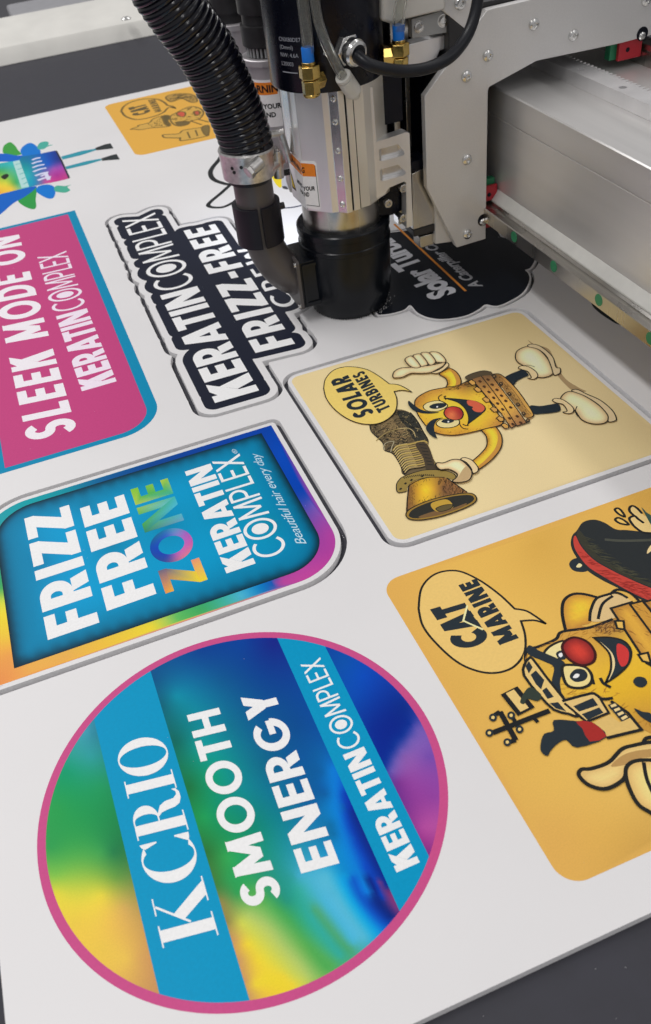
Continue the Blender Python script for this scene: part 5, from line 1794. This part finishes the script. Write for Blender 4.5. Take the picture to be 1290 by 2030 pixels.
for x, y_, yy in ((769, 403, 950), (798, 432, 950), (799, 373, 948)):
    c = atY(x, y_, yy)
    bm = bmesh.new()
    rings(bm, [(-14, 3.2), (0, 3.2), (0, 5), (5, 5), (5.4, 4.4), (5.4, 2.6), (3, 2.4), (3, .01)], (c[0], yy + 3, c[2]), (c[0], yy - 6, c[2]), 20, False)
    build('bolt', bm, STEEL, brk)
bm = bmesh.new()
box(bm, 386, 432, 962, 966, 118, 162)
build('lower_plate', bm, MOTOR, sh_, .6)
bm = bmesh.new()
box(bm, 376, 424, 958, 1012, 225, 290)
box(bm, 372, 382, 948, 1000, 212, 292)
build('inner_frame', bm, MOTOR, sh_, .8)

# warning label folded round the housing corner


def on_wall(x, y_, a, b):
    """point of the upright plane through a and b (seen from above) at photograph pixel (x, y)"""
    d = ray(x, y_)
    a, b = np.array(a, float), np.array(b, float)
    nrm = np.array([b[1] - a[1], -(b[0] - a[0])])
    t = (nrm @ (a - CP[:2])) / (nrm @ d[:2])
    return CP + d * t, nrm / np.hypot(*nrm)


def wall_poly(art, pxs, a, b, mat, lift, faces=None, raw=None):
    pass


class WallArt:
    def __init__(self):
        self.v, self.f, self.mi, self.m = [], [], [], []

    def add(self, pts, faces, mat):
        if mat not in self.m:
            self.m.append(mat)
        k = len(self.v)
        self.v += [tuple(p / 1000) for p in pts]
        for f in faces:
            self.f.append([k + i for i in f])
            self.mi.append(self.m.index(mat))

    def quad(self, pxs, a, b, mat, lift):
        P = []
        for x, y_ in pxs:
            p, n_ = on_wall(x, y_, a, b)
            s = -1 if n_ @ (CP[:2] - p[:2]) < 0 else 1
            p = p.copy()
            p[:2] += n_ * s * lift
            P.append(p)
        self.add(P, [tuple(range(len(P)))], mat)

    def text(self, t, px0, px1, ptop, a, b, mat, lift, bold=.02):
        V, Fc = font_polys(t, bold)
        p0, n_ = on_wall(*px0, a, b)
        p1, _ = on_wall(*px1, a, b)
        p2, _ = on_wall(*ptop, a, b)
        s = -1 if n_ @ (CP[:2] - p0[:2]) < 0 else 1
        off = np.array([n_[0], n_[1], 0]) * s * lift
        L = V[:, 0].max()
        self.add([p0 + (p1 - p0) * x / L + (p2 - p0) * y_ + off for x, y_ in V], Fc, mat)

    def build(self, name, parent):
        me = bpy.data.meshes.new(name)
        me.from_pydata(self.v, [], self.f)
        for q_ in self.m:
            me.materials.append(q_)
        for p, i in zip(me.polygons, self.mi):
            p.material_index = i
        return link(name, me, parent)


FA, FB, LA = (300, 964), (322.5, 941), (299, 1046)
LW, LK, LY = ink((226, 224, 224)), ink((32, 32, 34)), ink((232, 196, 30))
wa = WallArt()
wa.quad([(595, 318), (623, 319), (627, 323), (636.5, 412), (633, 416), (607.5, 411.5)], FA, FB, LW, .25)
wa.quad([(570, 294), (595, 318), (607.5, 411.5), (579.5, 384)], LA, FA, LW, .25)
lab = wa.build('warning_label', hous)
wa = WallArt()
wa.quad([(596, 323), (621, 325), (624.5, 328), (627, 350), (600, 349)], FA, FB, ORANGE, .45)
wa.quad([(571, 298), (596, 323), (600, 349), (574, 321)], LA, FA, ORANGE, .45)
for a_, b_ in (((627, 350), (633.5, 409)), ((633.5, 409), (608, 406)), ((624.5, 328), (627, 350))):
    dx, dy = b_[0] - a_[0], b_[1] - a_[1]
    n_ = math.hypot(dx, dy)
    ox, oy = -dy / n_ * .5, dx / n_ * .5
    wa.quad([(a_[0] + ox, a_[1] + oy), (b_[0] + ox, b_[1] + oy), (b_[0] - ox, b_[1] - oy), (a_[0] - ox, a_[1] - oy)], FA, FB, LK, .5)
wa.quad([(575, 333), (588, 379), (580, 372)], LA, FA, LK, .45)
wa.quad([(576, 341), (586, 374), (581, 369)], LA, FA, LY, .6)
wa.text('WARNIN', (574.5, 314), (596.5, 341), (573, 305), LA, FA, LK, .6, .03)
wa.text('G', (598, 342), (604, 342.5), (597.5, 331), FA, FB, LK, .6, .03)
wa.text('YOUR', (601, 377.5), (625, 377), (600.3, 369.5), FA, FB, LK, .6, .03)
wa.text('ND', (604, 389), (613.5, 389), (603.3, 381), FA, FB, LK, .6, .03)
wa.text('MIND', (590, 361), (600.5, 373), (589.5, 354), LA, FA, LK, .6, .03)
wa.text('HA', (596.5, 380), (603, 388), (596, 373), LA, FA, LK, .6, .03)
wa.build('lettering', lab)


# water fittings


def hexnut(bm, p0, p1, r):
    rings(bm, [(0, r * .9), (.8, r), ((Vector(p1) - Vector(p0)).length - .8, r), ((Vector(p1) - Vector(p0)).length, r * .9)], p0, p1, 6)


def fitting(cx, Y, zt, zb, side):
    b = bmesh.new()
    hexnut(b, (cx, Y, zt - 21), (cx, Y, zt - 8), 11)
    cyl(b, (cx, Y, zt - 8), (cx, Y, zt - 5), 7)
    hexnut(b, (cx, Y, zb), (cx, Y, zt - 22), 9.4)
    hexnut(b, (cx + side * 3, Y + 2, zb + 11), (cx + side * 15, Y + 8, zb + 11), 9.2)
    cyl(b, (cx + side * 8, Y + 4, zb + 11), (cx + side * 8, Y + 40, zb + 11), 6)
    rings(b, [(0, 8), (2, 9.2), (4, 8)], (cx, Y, zb - 2), (cx, Y, zb + 4), 18)
    f = build('hose_fitting', b, BRASS, sh_, .4, True, 25)
    b = bmesh.new()
    rings(b, [(0, 6.2), (13, 6.2), (14, 5.6), (14, 3.5)], (cx, Y, zt - 5), (cx, Y, zt + 12), 24)
    build('collet', b, BLUE, f)
    return f


f1 = atY(611, 122, 924)
fitting(f1[0], 924, f1[2] + 5, atY(613, 188, 924)[2], 1)
f2 = atY(790, 78, 938)
fitting(f2[0], 938, f2[2] + 5, atY(790, 130, 938)[2], -1)
# cable gland
g0 = atY(693, 100, 926)
ga = Vector((.32, -.94, -.12)).normalized()
bm = bmesh.new()
G0 = Vector(g0)
hexnut(bm, G0 - ga * 8, G0 + ga * 1, 16)
rings(bm, [(0, 13), (2, 13.6), (9, 13.6), (12, 12), (13, 9), (12.4, 6.5)], G0 + ga * 1, G0 + ga * 20, 40)
cyl(bm, G0 - ga * 20, G0 - ga * 7, 11)
gl_ = build('cable_gland', bm, CHROME, sh_, .3, True, 25)
bm = bmesh.new()
rings(bm, [(0, 9.4), (.8, 9), (.9, 5)], G0 + ga * 13.2, G0 + ga * 15, 30)
build('rubber_seal', bm, RUBBER, gl_)
# white push fitting
w0, w1 = Vector(atY(679, 150, 918)), Vector(atY(707, 192, 926))
bm = bmesh.new()
wd = (w1 - w0).length
rings(bm, [(0, 5.6), (0, 8.4), (1.2, 9.0), (3.0, 9.0), (3.2, 8.2), (4.6, 8.2), (4.8, 9), (wd - 8, 9.2), (wd, 4)], w0, w1, 32)
build('push_fitting', bm, WHITEP, sh_)

# ------------------------------------------------------------------ tubes and cable
CT_ = clear_tube()


def loose(name, label, cat, path, r, mat, n=14, group=None):
    b = bmesh.new()
    if mat is CT_:
        pipe(b, path, r, r * .66, n)
    else:
        tube(b, path, r, n)
    o = build(name, b, mat)
    return tag(o, label, cat, group)


CT = CT_
loose('water_tube', 'straight clear tube going up from the left brass fitting', 'tube', catmull([tuple(atY(x, y_, 924)) for x, y_ in ((611, 104), (607, 60), (601, 10), (594, -60), (590, -130))], 8), 6.0, CT, 20, 'clear tubes on the spindle')
loose('air_tube', 'bent clear tube curving down into the white push fitting', 'tube', catmull([tuple(atY(x, y_, 917)) for x, y_ in ((683, 156), (668, 132), (648, 90), (632, 45), (624, 0), (620, -60), (622, -120))], 8), 5.0, CT, 20, 'clear tubes on the spindle')
loose('water_tube', 'milky clear tube going up from the right brass fitting', 'tube', catmull([tuple(atY(x, y_, 938)) for x, y_ in ((790, 60), (791, 30), (795, 0), (800, -50), (806, -110))], 8), 6.6, CT, 20, 'clear tubes on the spindle')
cpts = [tuple(G0 + ga * 8)] + [tuple(atY(x, y_, Y)) for x, y_, Y in ((720, 121, 902), (750, 134, 896), (800, 141, 896), (850, 134, 898), (893, 112, 902), (925, 72, 908), (942, 25, 914), (948, -20, 918), (946, -80, 922))]
loose('power_cable', 'thick black cable looping from the chrome gland across the carriage plate', 'cable', catmull(cpts, 8), 6.2, RUBBER, 18)

# ------------------------------------------------------------------ dust pipe and hose
EY = 995.0
EX = float(atY(507, 405, EY)[0])
path = [(EX, EY, 196 - 8 * k) for k in range(9)]
path += catmull([path[-1], (EX + 1.2, EY, 120), (EX + 5.5, EY, 99), (EX + 14, EY, 79), (EX + 25, EY, 64), (286, EY, 54)], 6)[1:]
dp = thing('dust_pipe', 'smoky grey elbow pipe joining the dust shoe to the black hose', 'pipe', (EX, EY, 20))
bm = bmesh.new()
nP = len(path)
tube(bm, path, lambda i: 23.0 if i < 14 else 23.0 + 2.5 * ((i - 14) / (nP - 15)) ** 2, 40)
build('elbow', bm, PIPE, dp)
bm = bmesh.new()
for a0, a1 in ((-86, 84), (94, 266)):
    arc_o = [(EX + 28.5 * math.cos(math.radians(a0 - 8 + (a1 - a0) * k / 24)), EY + 28.5 * math.sin(math.radians(a0 - 8 + (a1 - a0) * k / 24))) for k in range(25)]
    arc_i = [(EX + 23.2 * math.cos(math.radians(a0 - 8 + (a1 - a0) * k / 24)), EY + 23.2 * math.sin(math.radians(a0 - 8 + (a1 - a0) * k / 24))) for k in range(25)]
    prism(bm, [arc_o + arc_i[::-1]], 112, 160, 'z')
build('coupling', bm, COUPLE, dp, .8, True, 30)
for s in (-1,):
    bm = bmesh.new()
    cyl(bm, (EX + 34 * math.cos(math.radians(-10)) , EY - 2, 148), (EX + 24, EY - 2, 148), 4)
    build('screw', bm, DARKSTEEL, dp)

hs = thing('dust_hose', 'corrugated glossy black hose rising to the upper left from a steel clamp', 'hose', (EX, EY, 200))
hpts = catmull([tuple(atY(x, y_, EY)) for x, y_ in ((492, 318), (488, 285), (470, 230), (443, 170), (408, 102), (362, 38), (325, -15), (290, -70), (250, -140))], 60)
P = np.array(hpts)
dd = np.r_[0, np.cumsum(np.linalg.norm(np.diff(P, axis=0), axis=1))]
tot = dd[-1]
ns = int(tot / .62)
sp_ = np.linspace(0, tot, ns)
PP = np.stack([np.interp(sp_, dd, P[:, k]) for k in range(3)], 1)
pitch = 7.4
bm = bmesh.new()
tube(bm, [tuple(p) for p in PP], lambda i: 27.6 + 2.6 * (abs(math.cos(math.pi * sp_[i] / pitch)) ** .55) + (1.6 if sp_[i] > 120 else 1.6 * sp_[i] / 120), 48)
build('corrugated_hose', bm, HOSE, hs, 0, True, 60)
c0, c1_ = Vector(atY(494, 348, EY)), Vector(atY(487, 290, EY))
bm = bmesh.new()
Lc = (c1_ - c0).length
rings(bm, [(0, 26.4), (0, 28.4), (1, 30), (Lc - 5, 31.6), (Lc - 2, 32.4), (Lc, 31.4)], c0, c1_, 56)
cla = build('hose_clamp', bm, WORN, hs, 0, True, 25)
cd = (c1_ - c0).normalized()


def at_clamp(a, h, r):
    u, w = frame(cd)
    return c0 + cd * h + (u * math.cos(a) + w * math.sin(a)) * r


def toward(x, y_, h=None):
    """point on the clamp facing photograph pixel (x, y)"""
    d = Vector(ray(x, y_)).normalized()
    o = Vector(CP)
    t = (c0 - o).dot(d)
    best = None
    for k in range(-800, 800):
        p = o + d * (t + k * .1)
        q_ = p - c0
        r = (q_ - cd * q_.dot(cd)).length
        if r <= 31:
            best = p
            break
    return best if best is not None else o + d * t


for x, y_ in ((462, 316), (460, 334), (474, 318), (478, 332), (464, 342)):
    p = toward(x, y_)
    o_ = (p - c0) - cd * (p - c0).dot(cd)
    o_.normalize()
    bm = bmesh.new()
    rings(bm, [(0, 2.0), (.4, 2.0), (.5, .01)], p + o_ * .1, p + o_ * 2, 14, False)
    build('slot', bm, DARKSTEEL, cla)
p = toward(500, 330)
o_ = (p - c0) - cd * (p - c0).dot(cd)
o_.normalize()
u_ = Vector((-.85, -.25, -.35)).normalized()
bm = bmesh.new()
hexnut(bm, p + o_ * 5 + u_ * 9, p + o_ * 5 + u_ * 3, 8.4)
cyl(bm, p + o_ * 5 + u_ * 3, p + o_ * 5 - u_ * 12, 7.2, 24)
build('clamp_screw', bm, WORN, cla, .4, True, 25)
bm = bmesh.new()
for (xa, ya, ya_), (xb, yb, yb_), r in (((533, 338, 978), (558, 318, EY), 5.2), ((549, 298, 990), (553, 352, 990), 6.0), ((540, 306, EY), (552, 296, 992), 4.2)):
    cyl(bm, atY(xa, ya, ya_), atY(xb, yb, yb_), r, 20)
for (xa, ya), (xb, yb), Y in (((527, 268), (562, 262), 1000), ((556, 262), (574, 320), 1000)):
    a, b = Vector(atY(xa, ya, Y)), Vector(atY(xb, yb, Y))
    cyl(bm, a, b, 4.2, 8)
build('clamp_lug', bm, WORN, cla, .4, True, 25)
bm = bmesh.new()
Z_ = c0 - cd * 1
rings(bm, [(0, 24.5), (5, 25.6), (7, 25.6)], c0 - cd * 5, c0 + cd * 4, 40)
build('rubber_cuff', bm, RUBBER, cla)

# ------------------------------------------------------------------ tool heads behind the spindle
TG = 'tool heads standing behind the spindle'


def tool_head(cx, cy, r, z0, z1, z2, label, lab):
    t = thing('tool_head', label, 'tool head', (cx, cy, z0), TG)
    b = bmesh.new()
    rings(b, [(z0, r - 1), (z0 + 1, r), (z1 - 8, r), (z1 - 7, r + 3.5), (z1 - 1, r + 3.5), (z1, r + 2), (z1, r - 3)], (cx, cy, 0), (cx, cy, 500), 56)
    bd = build('body', b, TOOLGREY, t, 0, True, 25)
    b = bmesh.new()
    rings(b, [(z1, r - 5), (z1 + 12, r - 5), (z1 + 12.5, r - 1), (z1 + 34, r - 1), (z1 + 35, r - 4), (z1 + 46, r - 4), (z1 + 47, r - .5), (z2, r - .5)], (cx, cy, 0), (cx, cy, 600), 56)
    cpn = build('cap', b, DARKSTEEL, t, 0, True, 25)
    if lab:
        k = bmesh.new()
        for k_ in range(16):
            a = math.radians(180 + 11.25 * k_)
            u = Vector((math.cos(a), math.sin(a), 0))
            p0 = Vector((cx, cy, z1 + 1)) + u * (r - 4.4)
            cyl(k, p0, p0 + Vector((0, 0, 10)), 1.4, 8)
        build('ribs', k, GREYP, cpn)
        me = None
        for nm, mt_, rr_, za, zb, a0, a1 in (('warning_label', LW, r + .2, lab[0], lab[1], lab[2], lab[3]), ('orange_field', ORANGE, r + .4, lab[1] - 17, lab[1] - 3, lab[2] + 4, lab[3] - 4)):
            k = bmesh.new()
            n_ = 14
            for i in range(n_):
                q_ = [math.radians(a0 + (a1 - a0) * (i + j) / n_) for j in (0, 1)]
                v = [k.verts.new((cx + rr_ * math.cos(a), cy + rr_ * math.sin(a), z)) for a, z in ((q_[0], za), (q_[1], za), (q_[1], zb), (q_[0], zb))]
                k.faces.new(v)
            o = build(nm, k, mt_, t if nm == 'warning_label' else me)
            me = me or o
        for tx, aa, zz, hh in (('WARNING', lab[3] - 92, lab[1] - 14, 8), ('MIND YOUR', lab[3] - 84, lab[1] - 33, 5.6), ('HAND', lab[3] - 58, lab[1] - 43, 5.6)):
            V, Fc = font_polys(tx, .03)
            m2 = bpy.data.meshes.new('lettering')
            m2.from_pydata([((cx + (r + .6) * math.cos(math.radians(aa) + x * hh / r)) / 1000 for _ in (0,)).__next__() and ((cx + (r + .6) * math.cos(math.radians(aa) + x * hh / r)) / 1000, (cy + (r + .6) * math.sin(math.radians(aa) + x * hh / r)) / 1000, (zz + y_ * hh) / 1000) for x, y_ in V], [], Fc)
            m2.materials.append(LK)
            link('lettering', m2, me)
    b = bmesh.new()
    rings(b, [(0, 4), (14, 7), (30, 7), (31, 10), (42, 10)], (cx + 9, cy, z0 - 42), (cx + 9, cy, z0), 28)
    rings(b, [(0, r - 8), (11, r - 6)], (cx, cy, z0 - 11), (cx, cy, z0), 32)
    build('tool_tip', b, STEEL, t, 0, True, 25)
    return t


tool_head(322, 1122, 30, 150, 281, 420, 'grey tool head with an orange warning label, half hidden by the spindle', (204, 259, 150, 268))
tool_head(316, 1245, 29, 190, 296, 470, 'grey tool head farther back, seen just right of the hose top', None)

# ------------------------------------------------------------------ far side of the table
tr = thing('table_rail', 'long ivory painted rail along the far side of the table', 'table rail', (300, 2640, -7.5))
bm = bmesh.new()
prism(bm, [[(2585, -7.4), (2592, 10), (2600, 24), (2604, 30), (2760, 58), (2790, 60), (2800, 52), (2800, -7.4)]], -1500, 2200, 'x')
build('rail_body', bm, PAINT, tr, 1.5, True, 20)
c = level(250, 38, 46)
bm = bmesh.new()
rings(bm, [(0, 13), (2, 12.6), (5, 8), (5, .01)], (c[0], c[1], 46), (c[0], c[1], 60), 24, False)
build('screw', bm, CHROME, tr)
bm = bmesh.new()
box(bm, -2600, 2600, 2700.5, 9000, -700, -690)
fl_ = build('floor', bm, surf('grey_workshop_floor', (0.10, 0.10, 0.115), .5, 0, .15, 8))
fl_['kind'] = 'structure'
bm = bmesh.new()
pts = [level(x, y_, 30) for x, y_ in ((38, 8), (52, 18), (75, 18), (200, 0))]
box(bm, 110, 420, 2960, 3120, -690, 30)
mb = build('machine_cover', bm, surf('pale_grey_casing', (.34, .34, .36), .5), None, 8)
tag(mb, 'pale grey casing standing on the floor beyond the table rail', 'casing')

# crumbs of foam left by the cutter
bm = bmesh.new()
r9 = random.Random(21)


def crumb(x, y_, s, zb=.16):
    a = r9.uniform(0, 6.28)
    v = [bm.verts.new((x + s * math.cos(a + t) * r9.uniform(.5, 1.2), y_ + s * math.sin(a + t) * r9.uniform(.5, 1.2), zb)) for t in (0, 2.1, 4.2)]
    w_ = bm.verts.new((x, y_, zb + s * r9.uniform(.5, 1.1)))
    bm.faces.new(v[::-1])
    for k in range(3):
        bm.faces.new((v[k], v[(k + 1) % 3], w_))


for k in range(420):
    a = r9.uniform(0, 6.28)
    rr_ = 47.5 + abs(r9.gauss(0, 5))
    crumb(AX + rr_ * math.cos(a), AY + rr_ * math.sin(a), r9.uniform(.3, 1.0))
for lp, n_ in ((CREAM_OUT, 120), (RB_OUT, 130), (SL_OUT, 110), (CLOUD_OUT, 35)):
    for k in range(n_):
        p = lp[r9.randrange(len(lp))]
        q = lp[(lp.index(p) + 1) % len(lp)]
        t = r9.random()
        crumb(p[0] + (q[0] - p[0]) * t + r9.gauss(0, 2.4), p[1] + (q[1] - p[1]) * t + r9.gauss(0, 2.4), r9.uniform(.2, .6))
for k in range(90):
    crumb(r9.uniform(-120, 560), r9.uniform(200, 1500), r9.uniform(.2, .5))
for k in range(70):
    crumb(r9.uniform(-40, 420), r9.uniform(60, 170), r9.uniform(.2, .5), -THICK + .02)
cr = build('foam_crumbs', bm, FOAM, None, 0, False)
cr['kind'] = 'stuff'
tag(cr, 'tiny white foam crumbs scattered along the cut edges', 'foam crumbs')
